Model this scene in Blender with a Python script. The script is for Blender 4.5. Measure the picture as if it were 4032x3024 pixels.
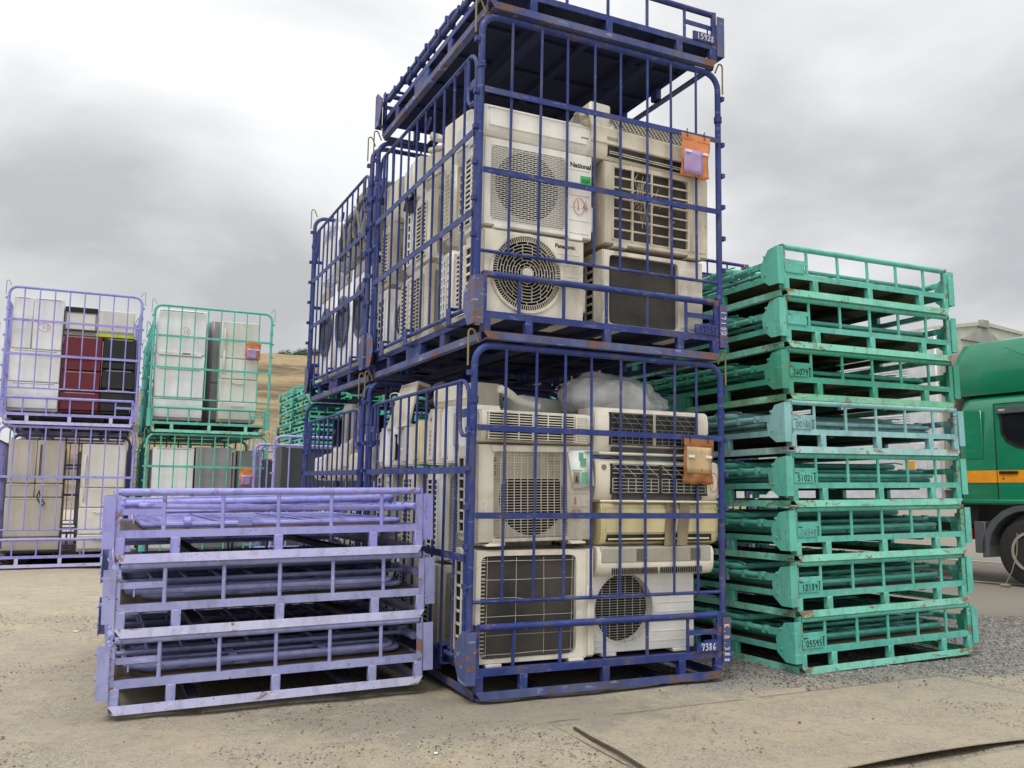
import bpy, bmesh, math, random
from mathutils import Vector, Matrix, noise
random.seed(11)
R = math.radians
for o in list(bpy.data.objects): bpy.data.objects.remove(o)
SC = bpy.context.scene
COL = SC.collection

# ------------------------------------------------------------------ camera
CAMH, PITCH, ROLL, FPX = 1.1416, 0.1285, 0.0124, 3401.0
cam = bpy.data.cameras.new('camera'); camo = bpy.data.objects.new('camera', cam); COL.objects.link(camo)
cam.sensor_width = 36; cam.lens = 36*FPX/4032; cam.clip_end = 2000; cam.clip_start = .05
_r, _u, _f = Vector((1,0,0)), Vector((0,-math.sin(PITCH),math.cos(PITCH))), Vector((0,math.cos(PITCH),math.sin(PITCH)))
rt = _r*math.cos(ROLL)+_u*math.sin(ROLL); up = -_r*math.sin(ROLL)+_u*math.cos(ROLL)
camo.matrix_world = Matrix(((rt.x,up.x,-_f.x,0),(rt.y,up.y,-_f.y,0),(rt.z,up.z,-_f.z,CAMH),(0,0,0,1)))
SC.camera = camo

# ------------------------------------------------------------------ sky: NISHITA behind a layer of cloud
SUN_EL, SUN_AZ = R(56), R(205)        # azimuth measured clockwise from +Y
w = bpy.data.worlds.new('World'); SC.world = w; w.use_nodes = True
nt = w.node_tree; N = nt.nodes; L = nt.links
for n in list(N): N.remove(n)
out = N.new('ShaderNodeOutputWorld'); bg = N.new('ShaderNodeBackground'); L.new(bg.outputs[0], out.inputs[0])
sky = N.new('ShaderNodeTexSky'); sky.sky_type = 'NISHITA'; sky.sun_disc = False
sky.sun_elevation = SUN_EL; sky.sun_rotation = SUN_AZ
tc = N.new('ShaderNodeTexCoord')
sep = N.new('ShaderNodeSeparateXYZ'); L.new(tc.outputs['Generated'], sep.inputs[0])
def M(op, a, b=None, clamp=False):
    n = N.new('ShaderNodeMath'); n.operation = op; n.use_clamp = clamp
    for i, v in enumerate((a, b)):
        if v is None: continue
        if isinstance(v, (int, float)): n.inputs[i].default_value = v
        else: L.new(v, n.inputs[i])
    return n.outputs[0]
den = M('ADD', M('MAXIMUM', sep.outputs[2], 0.0), 0.22)
px = M('DIVIDE', sep.outputs[0], den); py = M('DIVIDE', sep.outputs[1], den)
cmb = N.new('ShaderNodeCombineXYZ'); L.new(px, cmb.inputs[0]); L.new(py, cmb.inputs[1])
mp = N.new('ShaderNodeMapping'); L.new(cmb.outputs[0], mp.inputs[0])
mp.inputs['Location'].default_value = (.3, 5.2, 0.0); mp.inputs['Scale'].default_value = (.9, .95, 1)
n1 = N.new('ShaderNodeTexNoise'); L.new(mp.outputs[0], n1.inputs['Vector'])
n1.inputs['Scale'].default_value = 1.15; n1.inputs['Detail'].default_value = 7; n1.inputs['Roughness'].default_value = .50; n1.inputs['Distortion'].default_value = .35
cr = N.new('ShaderNodeValToRGB'); L.new(n1.outputs['Fac'], cr.inputs[0])
e = cr.color_ramp.elements
e[0].position = .37; e[0].color = (.53,.54,.55,1)
e[1].position = .60; e[1].color = (.90,.905,.91,1)
m = e.new(.48); m.color = (.69,.695,.70,1)
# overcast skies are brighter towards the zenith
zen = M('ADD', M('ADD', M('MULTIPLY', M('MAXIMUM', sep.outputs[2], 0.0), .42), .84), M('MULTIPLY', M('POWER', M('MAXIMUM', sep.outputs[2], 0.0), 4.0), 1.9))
hz = N.new('ShaderNodeMix'); hz.data_type = 'RGBA'; hz.clamp_factor = True   # thicker, more even cloud low down
L.new(M('MULTIPLY', M('SUBTRACT', .20, sep.outputs[2]), 4.0, True), hz.inputs[0]); L.new(cr.outputs[0], hz.inputs[6]); hz.inputs[7].default_value = (.76,.76,.762,1)
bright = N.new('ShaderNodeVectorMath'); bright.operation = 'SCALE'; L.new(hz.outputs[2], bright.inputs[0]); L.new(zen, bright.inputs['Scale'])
sk = N.new('ShaderNodeVectorMath'); sk.operation = 'SCALE'; L.new(sky.outputs[0], sk.inputs[0]); sk.inputs['Scale'].default_value = .1
mix = N.new('ShaderNodeMix'); mix.data_type = 'VECTOR'
mix.inputs[0].default_value = .93; L.new(sk.outputs[0], mix.inputs[4]); L.new(bright.outputs[0], mix.inputs[5])
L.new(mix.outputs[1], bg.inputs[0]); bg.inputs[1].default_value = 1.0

sun = bpy.data.lights.new('sun', 'SUN'); suno = bpy.data.objects.new('sun', sun); COL.objects.link(suno)
sun.energy = 1.5; sun.angle = R(20); sun.color = (1, .965, .91)
sd = Vector((math.sin(SUN_AZ)*math.cos(SUN_EL), math.cos(SUN_AZ)*math.cos(SUN_EL), math.sin(SUN_EL)))
suno.rotation_euler = sd.to_track_quat('Z', 'Y').to_euler()
SC.view_settings.view_transform = 'Standard'; SC.view_settings.look = 'None'
SC.view_settings.exposure = 0.16; SC.view_settings.gamma = 1.0; SC.view_settings.use_curve_mapping = False
SC.cycles.max_bounces = 6; SC.cycles.diffuse_bounces = 4; SC.cycles.transparent_max_bounces = 12

# ------------------------------------------------------------------ materials
def lin(c): return tuple((x/255/12.92 if x/255 <= .04045 else ((x/255+.055)/1.055)**2.4) for x in c)+(1,)
class Nodes:
    def __init__(s, name):
        s.m = bpy.data.materials.new(name); s.m.use_nodes = True; s.t = s.m.node_tree; s.N = s.t.nodes; s.L = s.t.links
        s.b = s.N['Principled BSDF']; s.co = None
    def coord(s, kind='Object', rnd=True):
        t = s.N.new('ShaderNodeTexCoord')
        if not rnd: s.co = t.outputs[kind]; return s.co
        oi = s.N.new('ShaderNodeObjectInfo')
        mu = s.N.new('ShaderNodeMath'); mu.operation = 'MULTIPLY'; s.L.new(oi.outputs['Random'], mu.inputs[0]); mu.inputs[1].default_value = 40
        ad = s.N.new('ShaderNodeVectorMath'); ad.operation = 'ADD'; s.L.new(t.outputs[kind], ad.inputs[0]); s.L.new(mu.outputs[0], ad.inputs[1])
        s.co = ad.outputs[0]; s.rand = oi.outputs['Random']; return s.co
    def noise(s, scale, detail=4, rough=.55, sc=None, vec=None, dist=0):
        v = vec or s.co
        if sc:
            mp = s.N.new('ShaderNodeMapping'); mp.inputs['Scale'].default_value = sc; s.L.new(v, mp.inputs[0]); v = mp.outputs[0]
        n = s.N.new('ShaderNodeTexNoise'); n.inputs['Scale'].default_value = scale; n.inputs['Detail'].default_value = detail
        n.inputs['Roughness'].default_value = rough; n.inputs['Distortion'].default_value = dist; s.L.new(v, n.inputs['Vector']); return n.outputs['Fac']
    def ramp(s, f, a, b, va=0., vb=1.):
        n = s.N.new('ShaderNodeMapRange'); n.inputs[1].default_value = a; n.inputs[2].default_value = b
        n.inputs[3].default_value = va; n.inputs[4].default_value = vb; s.L.new(f, n.inputs[0]); return n.outputs[0]
    def mix(s, f, a, b, mode='MIX'):
        n = s.N.new('ShaderNodeMix'); n.data_type = 'RGBA'; n.blend_type = mode; n.clamp_factor = True
        for i, v in ((0, f), (6, a), (7, b)):
            if isinstance(v, (int, float)): n.inputs[i].default_value = v
            elif isinstance(v, tuple): n.inputs[i].default_value = v
            else: s.L.new(v, n.inputs[i])
        return n.outputs[2]
    def math(s, op, a, b=None, c=None):
        n = s.N.new('ShaderNodeMath'); n.operation = op
        for i, v in enumerate((a, b, c)):
            if v is None: continue
            if isinstance(v, (int, float)): n.inputs[i].default_value = v
            else: s.L.new(v, n.inputs[i])
        return n.outputs[0]
    def bump(s, h, strength=.3, dist=.01):
        n = s.N.new('ShaderNodeBump'); n.inputs['Strength'].default_value = strength; n.inputs['Distance'].default_value = dist
        s.L.new(h, n.inputs['Height']); s.L.new(n.outputs[0], s.b.inputs['Normal'])
    def base(s, c): s.L.new(c, s.b.inputs['Base Color']) if not isinstance(c, tuple) else setattr(s.b.inputs['Base Color'], 'default_value', c)
    def rough(s, c): s.L.new(c, s.b.inputs['Roughness']) if not isinstance(c, float) else setattr(s.b.inputs['Roughness'], 'default_value', c)

def paint(name, rgb, faded, rust=.1, scuff=.25, rustc=(98,68,52), ends=0, soil=.5):
    k = Nodes(name); raw = k.coord('Object', False); k.coord()
    c = k.mix(k.ramp(k.noise(2.2, 6, .6), .38, .66), lin(rgb), lin(faded))
    c = k.mix(k.ramp(k.noise(16, 5, .6, sc=(1,1,.4)), .50, .64, 0, .30), c, lin(tuple(int(v*.62) for v in rgb)))
    dirt = k.ramp(k.noise(6, 7, .65, sc=(1,1,.35)), .50, .72, 0, soil)
    c = k.mix(dirt, c, lin((112,102,88)))
    sc = k.ramp(k.noise(26, 3, .5, sc=(.35,.35,1.6)), .635, .66, 0, scuff*1.6)
    c = k.mix(sc, c, lin(tuple(min(255, int(v*.6+88)) for v in faded)))
    chip = k.ramp(k.noise(42, 4, .6), .675, .69, 0, .8)
    c = k.mix(chip, c, lin((74,62,54)))
    rn = k.noise(13, 10, .72, dist=.7, sc=(.6,.6,1.25))
    if ends:    # welds and rail ends rust first
        sp = k.N.new('ShaderNodeSeparateXYZ'); k.L.new(raw, sp.inputs[0])
        ax = k.math('ABSOLUTE', k.math('SUBTRACT', sp.outputs[0], .85))
        rn = k.math('ADD', rn, k.ramp(ax, .66, .86, 0, ends))
    rf = k.ramp(rn, .685-rust*.42, .735-rust*.42, 0, .9)
    rc = k.mix(k.noise(40, 3), lin(rustc), lin((142,104,76)))
    c = k.mix(rf, c, rc)
    k.base(c); k.rough(k.ramp(rf, 0, 1, .5, .92)); k.b.inputs['Specular IOR Level'].default_value = .32
    k.bump(k.mix(rf, k.noise(50, 3), rn), .2, .004)
    return k.m
def plastic(name, rgb, grime=.5, rough=.45, streak=(112,100,80)):
    k = Nodes(name); k.coord()
    c = k.mix(k.ramp(k.noise(1.6, 5), .36, .68), lin(rgb), lin(tuple(int(v*.90) for v in rgb)))
    g = k.ramp(k.noise(5, 8, .66, sc=(1,1,.28)), .48, .76, 0, grime)
    c = k.mix(g, c, lin(streak))
    g2 = k.ramp(k.noise(2.4, 9, .72, dist=.8), .56, .66, 0, grime*.55); c = k.mix(g2, c, lin((138,124,98)))
    sp = k.ramp(k.noise(55, 4, .55), .67, .71, 0, min(.9, grime*1.3))
    c = k.mix(sp, c, lin((62,55,46)))
    k.base(c); k.rough(k.ramp(g, 0, 1, rough, .85)); k.bump(k.mix(.5, k.noise(3.2, 3), k.noise(10, 3)), .22, .022)
    return k.m
def flat(name, rgb, rough=.6, metal=0., var=.12):
    k = Nodes(name); k.coord()
    c = k.mix(k.ramp(k.noise(8, 4), .3, .7), lin(rgb), lin(tuple(int(v*(1-var)) for v in rgb)))
    k.base(c); k.b.inputs['Roughness'].default_value = rough; k.b.inputs['Metallic'].default_value = metal
    return k.m
MT = {}
OC = (134,104,68)
for nm_, a_, b_, wa, wb, r1, r2, rc_ in (
    ('blue',(40,55,118),(54,70,132),(58,73,132),(98,108,144),.12,.34,(98,68,52)),
    ('purple',(146,146,214),(164,164,224),(190,190,238),(204,204,240),.08,.18,(120,84,58)),
    ('slate',(148,152,200),(164,168,212),(196,197,234),(208,210,238),.09,.20,(120,84,58)),
    ('green',(56,150,126),(76,166,142),(112,190,158),(146,206,170),.14,.26,OC),
    ('teal',(88,178,162),(110,194,178),(124,212,188),(148,220,200),.14,.28,OC),
    ('aqua',(128,182,186),(150,200,202),(156,204,206),(176,216,214),.14,.26,OC)):
    sl_ = {'blue':.5,'purple':.18,'slate':.24}.get(nm_, .3)
    MT[nm_] = paint(nm_+'_paint', a_, b_, r1, .22, rc_, soil=sl_)
    MT[nm_+'_worn'] = paint(nm_+'_paint_worn', wa, wb, r2, .4, rc_, ends=.12, soil=sl_)  # light on the skid rails put into the colour, besides the wear
    MT[nm_+'_scuffed'] = paint(nm_+'_paint_scuffed', wa, wb, r2+.03, .6, rc_)  # same lightened tones, scuffed all over, without the rusted ends
    MT[nm_+'_fence'] = paint(nm_+'_paint_welds', a_, b_, r1, .3, rc_, ends=.13, soil=sl_)
def deckmat(name, rgb, rgb2):
    k = Nodes(name); k.coord()
    c = k.mix(k.ramp(k.noise(3, 7, .65), .38, .62), lin(rgb), lin(rgb2)); k.base(c); k.rough(.85); k.bump(k.noise(30, 5), .3, .006); return k.m
MT['deck'] = deckmat('rusty_dusty_steel_sheet', (122,104,82), (92,82,72))
MT['lilac_dark'] = deckmat('dull_lilac_steel', (92,92,130), (84,74,70))
MT['deck_blue'] = deckmat('shaded_blue_steel_sheet', (24,34,78), (34,36,58))  # dark shade under the deck put into the colour
MT['deck_green'] = deckmat('green_rusty_steel_sheet', (34,78,66), (72,66,52))
MT['hook_y'] = flat('yellow_steel_rod', (142,130,88), .7)
MT['hook_r'] = flat('rusty_steel_rod', (140,104,78), .8)
MT['hook_p'] = flat('lilac_grey_rod', (150,150,176), .6)
MT['hook_g'] = flat('green_grey_rod', (120,176,150), .6)
MT['cream'] = plastic('cream_casing', (230,225,211), .42)
MT['cream2'] = plastic('grey_cream_casing', (210,204,190), .6)
MT['white'] = plastic('white_casing', (236,235,230), .22)
MT['dirty'] = plastic('dirty_casing', (208,199,182), .75)
MT['yellow'] = plastic('yellowed_casing', (226,214,166), .35)
MT['ivory'] = plastic('ivory_casing', (224,216,197), .3)
MT['greige'] = plastic('grey_plastic', (168,164,154), .5)
MT['shroud'] = plastic('grey_shroud', (206,202,194), .3)
MT['midgrey'] = plastic('mid_grey_plastic', (120,121,121), .4)
MT['coil'] = None
def coil():
    k = Nodes('dusty_fins'); k.coord()
    wv = k.N.new('ShaderNodeTexWave'); wv.bands_direction = 'X'; wv.inputs['Scale'].default_value = 62; wv.inputs['Distortion'].default_value = .6; k.L.new(k.co, wv.inputs[0])
    c = k.mix(k.ramp(k.noise(2.5, 6, .6), .35, .7), lin((50,49,48)), lin((92,86,80)))
    c = k.mix(k.ramp(wv.outputs['Fac'], .2, .9, 0, .3), c, lin((30,30,30)))
    dm = k.ramp(k.noise(5.5, 3, .5, sc=(1,1,2.2)), .71, .74, 0, .8)
    c = k.mix(dm, c, lin((190,186,180)))
    k.base(c); k.rough(.7); k.bump(wv.outputs['Fac'], .5, .003); return k.m
MT['coil'] = coil()
MT['dark'] = flat('dark_void_shade', (15,15,16), .9)  # near-black colour stands in for the shade inside openings
MT['black'] = flat('black_plastic', (22,22,24), .45)
MT['fan'] = flat('dark_grey_fan', (72,72,74), .6)
MT['wire'] = flat('wire_grey', (188,184,172), .5)
MT['ink_w'] = flat('white_marker', (225,228,235), .7, 0, .05)
MT['ink_k'] = flat('black_marker', (24,26,30), .6, 0, .05)
MT['ink_r'] = flat('red_marker', (190,70,60), .7, 0, .05)
MT['ink_g'] = flat('grey_marker', (110,135,140), .7, 0, .05)
MT['sticker_green'] = flat('green_sticker', (70,190,110), .5)
MT['paper'] = flat('white_paper', (226,232,230), .8, 0, .04)
MT['papergreen'] = flat('green_print', (110,180,150), .8)
MT['paperbrown'] = flat('brown_print', (150,140,110), .8)
MT['papernavy'] = flat('navy_print', (50,60,90), .8)
MT['tape'] = plastic('brown_tape', (148,134,108), 1.0, .3)
MT['hose'] = plastic('insulated_hose', (206,196,172), .7)
MT['hosew'] = plastic('white_hose', (224,222,214), .3)
MT['hosed'] = plastic('grey_cable', (96,94,88), .4)
MT['cable'] = flat('black_cable', (26,26,28), .5)
MT['fwhite'] = plastic('white_enamel', (240,240,242), .08, .3)
MT['fgrey'] = plastic('silver_grey_enamel', (150,150,152), .12, .32)
MT['fdark'] = plastic('dark_grey_enamel', (78,80,84), .12, .32)
MT['fred'] = plastic('maroon_enamel', (112,24,42), .06, .25, (60,20,26))
MT['fblack'] = plastic('black_enamel', (20,20,22), .2, .18, (60,58,54))
MT['fbeige'] = plastic('champagne_enamel', (192,184,172), .15, .32)
MT['fcream'] = plastic('cream_enamel', (232,229,219), .10, .35)
MT['handle_brown'] = flat('brown_handle_recess', (92,80,70), .5)
MT['lime'] = flat('lime_tape', (205,220,60), .5)
def glassy(name, rgb, alpha, rough, trans=0.0, sheen=0):
    k = Nodes(name); k.coord(); c = k.mix(k.ramp(k.noise(7, 5), .4, .6), lin(rgb), lin(tuple(int(v*.85) for v in rgb)))
    k.base(c); k.b.inputs['Alpha'].default_value = alpha; k.b.inputs['Roughness'].default_value = rough
    k.b.inputs['Transmission Weight'].default_value = trans; k.bump(k.noise(14, 5, .6, dist=1.2), .5, .01); return k.m
MT['bag'] = glassy('thin_white_polythene', (232,235,238), .66, .2)
MT['wrap'] = glassy('clear_wrap', (225,230,234), .55, .22)
MT['pouch'] = glassy('orange_vinyl', (232,146,88), .88, .18)
MT['pouch_old'] = glassy('faded_orange_vinyl', (172,112,66), .95, .3)
MT['lilac_sheet'] = flat('lilac_form', (176,150,200), .35)
MT['tan_sheet'] = plastic('browned_form', (206,180,140), .7)
MT['glass'] = flat('dark_glass', (26,30,34), .08)
MT['door_glass'] = flat('smoked_door_glass', (26,28,34), .35)
k = Nodes('truck_green'); k.coord(); k.base(k.mix(k.ramp(k.noise(3, 4), .3, .7), lin((18,118,84)), lin((24,130,94)))); k.b.inputs['Roughness'].default_value = .28; k.b.inputs['Coat Weight'].default_value = .5; MT['tgreen'] = k.m
MT['torange'] = flat('orange_stripe_paint', (242,160,40), .3)
MT['tgrey'] = flat('truck_grey_plastic', (84,88,92), .5)
MT['tblack'] = flat('truck_black', (24,24,26), .6)
MT['tyre'] = flat('tyre_rubber', (42,42,42), .85)
MT['rim'] = flat('steel_rim', (178,174,166), .45, .3)
MT['alu'] = flat('white_aluminium', (222,224,228), .4, .1)
MT['tbeige'] = flat('beige_box_panel', (206,200,188), .5)
MT['tred'] = flat('red_lens', (190,30,30), .3)
MT['tamber'] = flat('amber_lens', (235,110,40), .3)
MT['rope'] = flat('straw_rope', (150,140,112), .9)
MT['steelbar'] = paint('rusted_steel_bar', (74,64,56), (92,80,68), .2, .1)
MT['stone'] = flat('crushed_stone', (144,141,137), .9, 0, .4)
MT['stone_t'] = flat('tan_stone', (160,148,126), .9, 0, .3)
MT['bark'] = flat('bark', (80,66,50), .9)

# ------------------------------------------------------------------ mesh builder
class MB:
    def __init__(s): s.v = []; s.f = []; s.m = []; s.cur = 0; s.X = None
    def _add(s, vs, fs):
        n = len(s.v)
        if s.X is not None: vs = [s.X @ Vector(v) for v in vs]
        s.v += [tuple(v) for v in vs]; s.f += [tuple(i+n for i in f) for f in fs]; s.m += [s.cur]*len(fs)
    def box(s, x0, x1, y0, y1, z0, z1):
        s._add([(x0,y0,z0),(x1,y0,z0),(x1,y1,z0),(x0,y1,z0),(x0,y0,z1),(x1,y0,z1),(x1,y1,z1),(x0,y1,z1)],
               [(0,3,2,1),(4,5,6,7),(0,1,5,4),(1,2,6,5),(2,3,7,6),(3,0,4,7)])
    def cbox(s, x0, x1, y0, y1, z0, z1, c=.01):
        lo, hi = (x0,y0,z0), (x1,y1,z1); idx = {}; vs = []
        for sx in (0,1):
            for sy in (0,1):
                for sz in (0,1):
                    for a in range(3):
                        sg = (sx,sy,sz); p = []
                        for i in range(3):
                            v = hi[i] if sg[i] else lo[i]
                            if i != a: v += -c if sg[i] else c
                            p.append(v)
                        idx[(sg,a)] = len(vs); vs.append(tuple(p))
        fs = []
        for a in range(3):
            b, d = [(1,2),(2,0),(0,1)][a]
            for sg in (0,1):
                q = []
                for u, t in ((0,0),(1,0),(1,1),(0,1)):
                    k = [0,0,0]; k[a] = sg; k[b] = u; k[d] = t; q.append(idx[(tuple(k),a)])
                fs.append(tuple(q) if sg else tuple(reversed(q)))
        for a in range(3):
            b, d = [(1,2),(2,0),(0,1)][a]
            for u in (0,1):
                for t in (0,1):
                    k0 = [0,0,0]; k0[b] = u; k0[d] = t; k1 = list(k0); k1[a] = 1
                    fs.append((idx[(tuple(k0),b)], idx[(tuple(k1),b)], idx[(tuple(k1),d)], idx[(tuple(k0),d)]))
        for sx in (0,1):
            for sy in (0,1):
                for sz in (0,1): fs.append(tuple(idx[((sx,sy,sz),a)] for a in range(3)))
        s._add(vs, fs)
    def tube(s, pts, r, n=8, cap=True, closed=False):
        pts = [Vector(p) for p in pts]; rings = []; N_ = len(pts); prev = None
        for i, p in enumerate(pts):
            if closed: t = (pts[(i+1)%N_]-pts[i-1]).normalized()
            elif i == 0: t = (pts[1]-p).normalized()
            elif i == N_-1: t = (p-pts[-2]).normalized()
            else: t = ((pts[i+1]-p).normalized()+(p-pts[i-1]).normalized()).normalized()
            if prev is None:
                a = Vector((0,0,1)) if abs(t.z) < .9 else Vector((1,0,0)); u = t.cross(a).normalized()
            else: u = (prev - t*prev.dot(t)).normalized()
            prev = u; v = t.cross(u); rr = r[i] if isinstance(r, (list,tuple)) else r
            rings.append([p+(u*math.cos(2*math.pi*j/n)+v*math.sin(2*math.pi*j/n))*rr for j in range(n)])
        vs = [q for rg in rings for q in rg]; fs = []
        for i in range(N_ if closed else N_-1):
            a, b = i*n, ((i+1)%N_)*n
            for j in range(n): fs.append((a+j, a+(j+1)%n, b+(j+1)%n, b+j))
        if cap and not closed: fs += [tuple(range(n-1,-1,-1)), tuple((N_-1)*n+j for j in range(n))]
        s._add(vs, fs)
    def prism(s, poly, axis, a, b):
        """poly is 2D; axis 'x': (y,z), 'y': (x,z), 'z': (x,y)"""
        n = len(poly)
        def P(q, h): return {'x':(h,q[0],q[1]),'y':(q[0],h,q[1]),'z':(q[0],q[1],h)}[axis]
        vs = [P(q,a) for q in poly]+[P(q,b) for q in poly]
        s._add(vs, [tuple(range(n))[::-1], tuple(range(n,2*n))]+[(i,(i+1)%n,n+(i+1)%n,n+i) for i in range(n)])
    def hole(s, x0, x1, z0, z1, cx, cz, rx, rz, y0, y1, n=48, sq=False):
        """plate in the xz plane from y0 (front) to y1 with an elliptical or rounded hole"""
        inn, outr = [], []
        angs = [2*math.pi*i/n for i in range(n)]
        if sq:
            for sx_ in (1,-1):
                for sz_ in (1,-1):
                    for q_ in (.9,.95,.98,1.0,1.02,1.05,1.1): angs.append(math.atan2(sz_*rz, sx_*rx*q_)%(2*math.pi))
        for c in ((x0,z0),(x1,z0),(x1,z1),(x0,z1)): angs.append(math.atan2(c[1]-cz, c[0]-cx)%(2*math.pi))
        angs = sorted(set(round(a,5) for a in angs))
        for a in angs:
            ca, sa = math.cos(a), math.sin(a)
            if sq: e = 18; k = (abs(ca/rx)**e+abs(sa/rz)**e)**(-1/e)
            else: k = 1/math.sqrt((ca/rx)**2+(sa/rz)**2)
            inn.append((cx+ca*k, cz+sa*k))
            t = []
            if ca > 1e-9: t.append((x1-cx)/ca)
            if ca < -1e-9: t.append((x0-cx)/ca)
            if sa > 1e-9: t.append((z1-cz)/sa)
            if sa < -1e-9: t.append((z0-cz)/sa)
            k = min(t); outr.append((cx+ca*k, cz+sa*k))
        m = len(angs); vs = []
        for y in (y0,y1):
            vs += [(p[0],y,p[1]) for p in inn]; vs += [(p[0],y,p[1]) for p in outr]
        fs = []
        for i in range(m):
            j = (i+1)%m
            fs += [(i,j,m+j,m+i),(2*m+i,3*m+i,3*m+j,2*m+j),(i,2*m+i,2*m+j,j),(m+i,m+j,3*m+j,3*m+i)]
        s._add(vs, fs)
    def ring(s, c, r0, r1, y0, y1, n=48):
        cx, cz = c; vs = []
        for y in (y0,y1):
            for r in (r0,r1): vs += [(cx+r*math.cos(2*math.pi*i/n), y, cz+r*math.sin(2*math.pi*i/n)) for i in range(n)]
        fs = []
        for i in range(n):
            j = (i+1)%n
            fs += [(i,j,n+j,n+i),(2*n+i,3*n+i,3*n+j,2*n+j),(i,2*n+i,2*n+j,j),(n+i,n+j,3*n+j,3*n+i)]
        s._add(vs, fs)
    def disc(s, c, r, y0, y1, n=32):
        s.prism([(c[0]+r*math.cos(2*math.pi*i/n), c[1]+r*math.sin(2*math.pi*i/n)) for i in range(n)], 'y', y0, y1)
    def loft(s, rings):
        n = len(rings[0]); vs = [p for r_ in rings for p in r_]; fs = []
        for i in range(len(rings)-1):
            for j in range(n): fs.append((i*n+j, i*n+(j+1)%n, (i+1)*n+(j+1)%n, (i+1)*n+j))
        fs += [tuple(range(n))[::-1], tuple((len(rings)-1)*n+j for j in range(n))]
        s._add(vs, fs)
    def mesh(s, name, mats, smooth=True, recalc=True):
        me = bpy.data.meshes.new(name); me.from_pydata(s.v, [], s.f)
        for m_ in (mats if isinstance(mats, (list,tuple)) else [mats]): me.materials.append(MT[m_] if isinstance(m_, str) else m_)
        me.polygons.foreach_set('material_index', s.m)
        if recalc:
            b = bmesh.new(); b.from_mesh(me); bmesh.ops.recalc_face_normals(b, faces=b.faces); b.to_mesh(me); b.free()
        if smooth:
            me.polygons.foreach_set('use_smooth', [True]*len(me.polygons)); me.set_sharp_from_angle(angle=R(38))
        me.update(); return me
def obj(name, me, parent=None):
    o = bpy.data.objects.new(name, me); COL.objects.link(o)
    if parent is not None: o.parent = parent
    return o
def part(name, mb, mats, parent=None, smooth=True): return obj(name, mb.mesh(name, mats, smooth), parent)
def tag(o, label, cat, group=None, kind=None):
    if label: o['label'] = label
    if cat: o['category'] = cat
    if group: o['group'] = group
    if kind: o['kind'] = kind
    return o
def thing(name, label, cat, mw=None, group=None):
    o = bpy.data.objects.new(name, None); o.empty_display_size = .05; COL.objects.link(o)
    if mw is not None: o.matrix_world = mw
    return tag(o, label, cat, group)
def dup(root, mw, label, group=None):
    r = root.copy(); COL.objects.link(r); r.matrix_world = mw; r['label'] = label
    if group: r['group'] = group
    for ch in root.children:
        c = ch.copy(); COL.objects.link(c); c.parent = r
        for g in ch.children:
            d = g.copy(); COL.objects.link(d); d.parent = c
    return r
def T(x, y, z, rz=0, rx=0, ry=0): return Matrix.Translation((x,y,z)) @ Matrix.Rotation(rz,4,'Z') @ Matrix.Rotation(ry,4,'Y') @ Matrix.Rotation(rx,4,'X')
def arc(c, r, a0, a1, n, plane='xz', off=0):
    o = []
    for i in range(n+1):
        a = R(a0+(a1-a0)*i/n); u, v = c[0]+r*math.cos(a), c[1]+r*math.sin(a)
        o.append({'xz':(u,off,v),'yz':(off,u,v),'xy':(u,v,off)}[plane])
    return o

# handwriting as thin ribbons laid 1.5 mm proud of the face (in the xz plane, facing -y)
GL = {'0':[[(.5,1),(.15,.75),(.1,.35),(.4,0),(.75,.1),(.9,.5),(.8,.85),(.5,1)]],'1':[[(.4,1),(.5,.5),(.45,0)]],
'2':[[(.1,.8),(.4,1),(.8,.85),(.75,.55),(.1,.02),(.9,.08)]],'3':[[(.1,.95),(.6,1),(.8,.8),(.4,.55),(.8,.4),(.75,.08),(.1,.02)]],
'4':[[(.55,1),(.1,.35),(.9,.4)],[(.65,.7),(.6,0)]],'5':[[(.25,.95),(.2,.55),(.65,.6),(.85,.3),(.5,0),(.1,.05)],[(.25,.97),(.85,1)]],
'6':[[(.7,1),(.25,.6),(.15,.2),(.45,0),(.8,.2),(.7,.45),(.2,.35)]],'7':[[(.1,.8),(.12,.98),(.85,.95),(.5,0)]],
'8':[[(.8,.9),(.4,1),(.2,.78),(.7,.4),(.7,.08),(.3,0),(.15,.3),(.8,.9)]],'9':[[(.8,.8),(.4,1),(.15,.7),(.5,.5),(.8,.8),(.7,.3),(.55,0)]],
'K':[[(.2,1),(.15,0)],[(.8,1),(.2,.5),(.85,0)]],'N':[[(.15,0),(.2,.9),(.45,1),(.7,.8),(.7,0)]],'.':[[(.4,.02),(.5,.06)]],
'k':[[(.2,.9),(.8,.8)],[(.5,1),(.5,0)],[(.1,.5),(.9,.45)],[(.2,.1),(.8,.25)]]}
def ribbon(mb, pts, wd, y=0):
    for (ax,az),(bx,bz) in zip(pts, pts[1:]):
        dx, dz = bx-ax, bz-az; l = math.hypot(dx,dz) or 1; ux, uz = dx/l*wd*.4, dz/l*wd*.4; nx, nz = -dz/l*wd/2, dx/l*wd/2
        mb.prism([(ax-ux+nx,az-uz+nz),(ax-ux-nx,az-uz-nz),(bx+ux-nx,bz+uz-nz),(bx+ux+nx,bz+uz+nz)], 'y', y-.0016, y)
def script_text(mb, txt, x, z, h, wd, y, sp=.72, vert=False, rnd=None):
    rnd = rnd or random.Random(5)
    for i, ch in enumerate(txt):
        if ch == ' ': continue
        dz = rnd.uniform(-.06,.06)*h
        for st in GL[ch]:
            if vert: pts = [(x+q[1]*h, z-(i*sp+q[0]*.6)*h) for q in st]
            else: pts = [(x+(i*sp+q[0]*.6)*h, z+q[1]*h+dz) for q in st]
            ribbon(mb, pts, wd, y)
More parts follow.
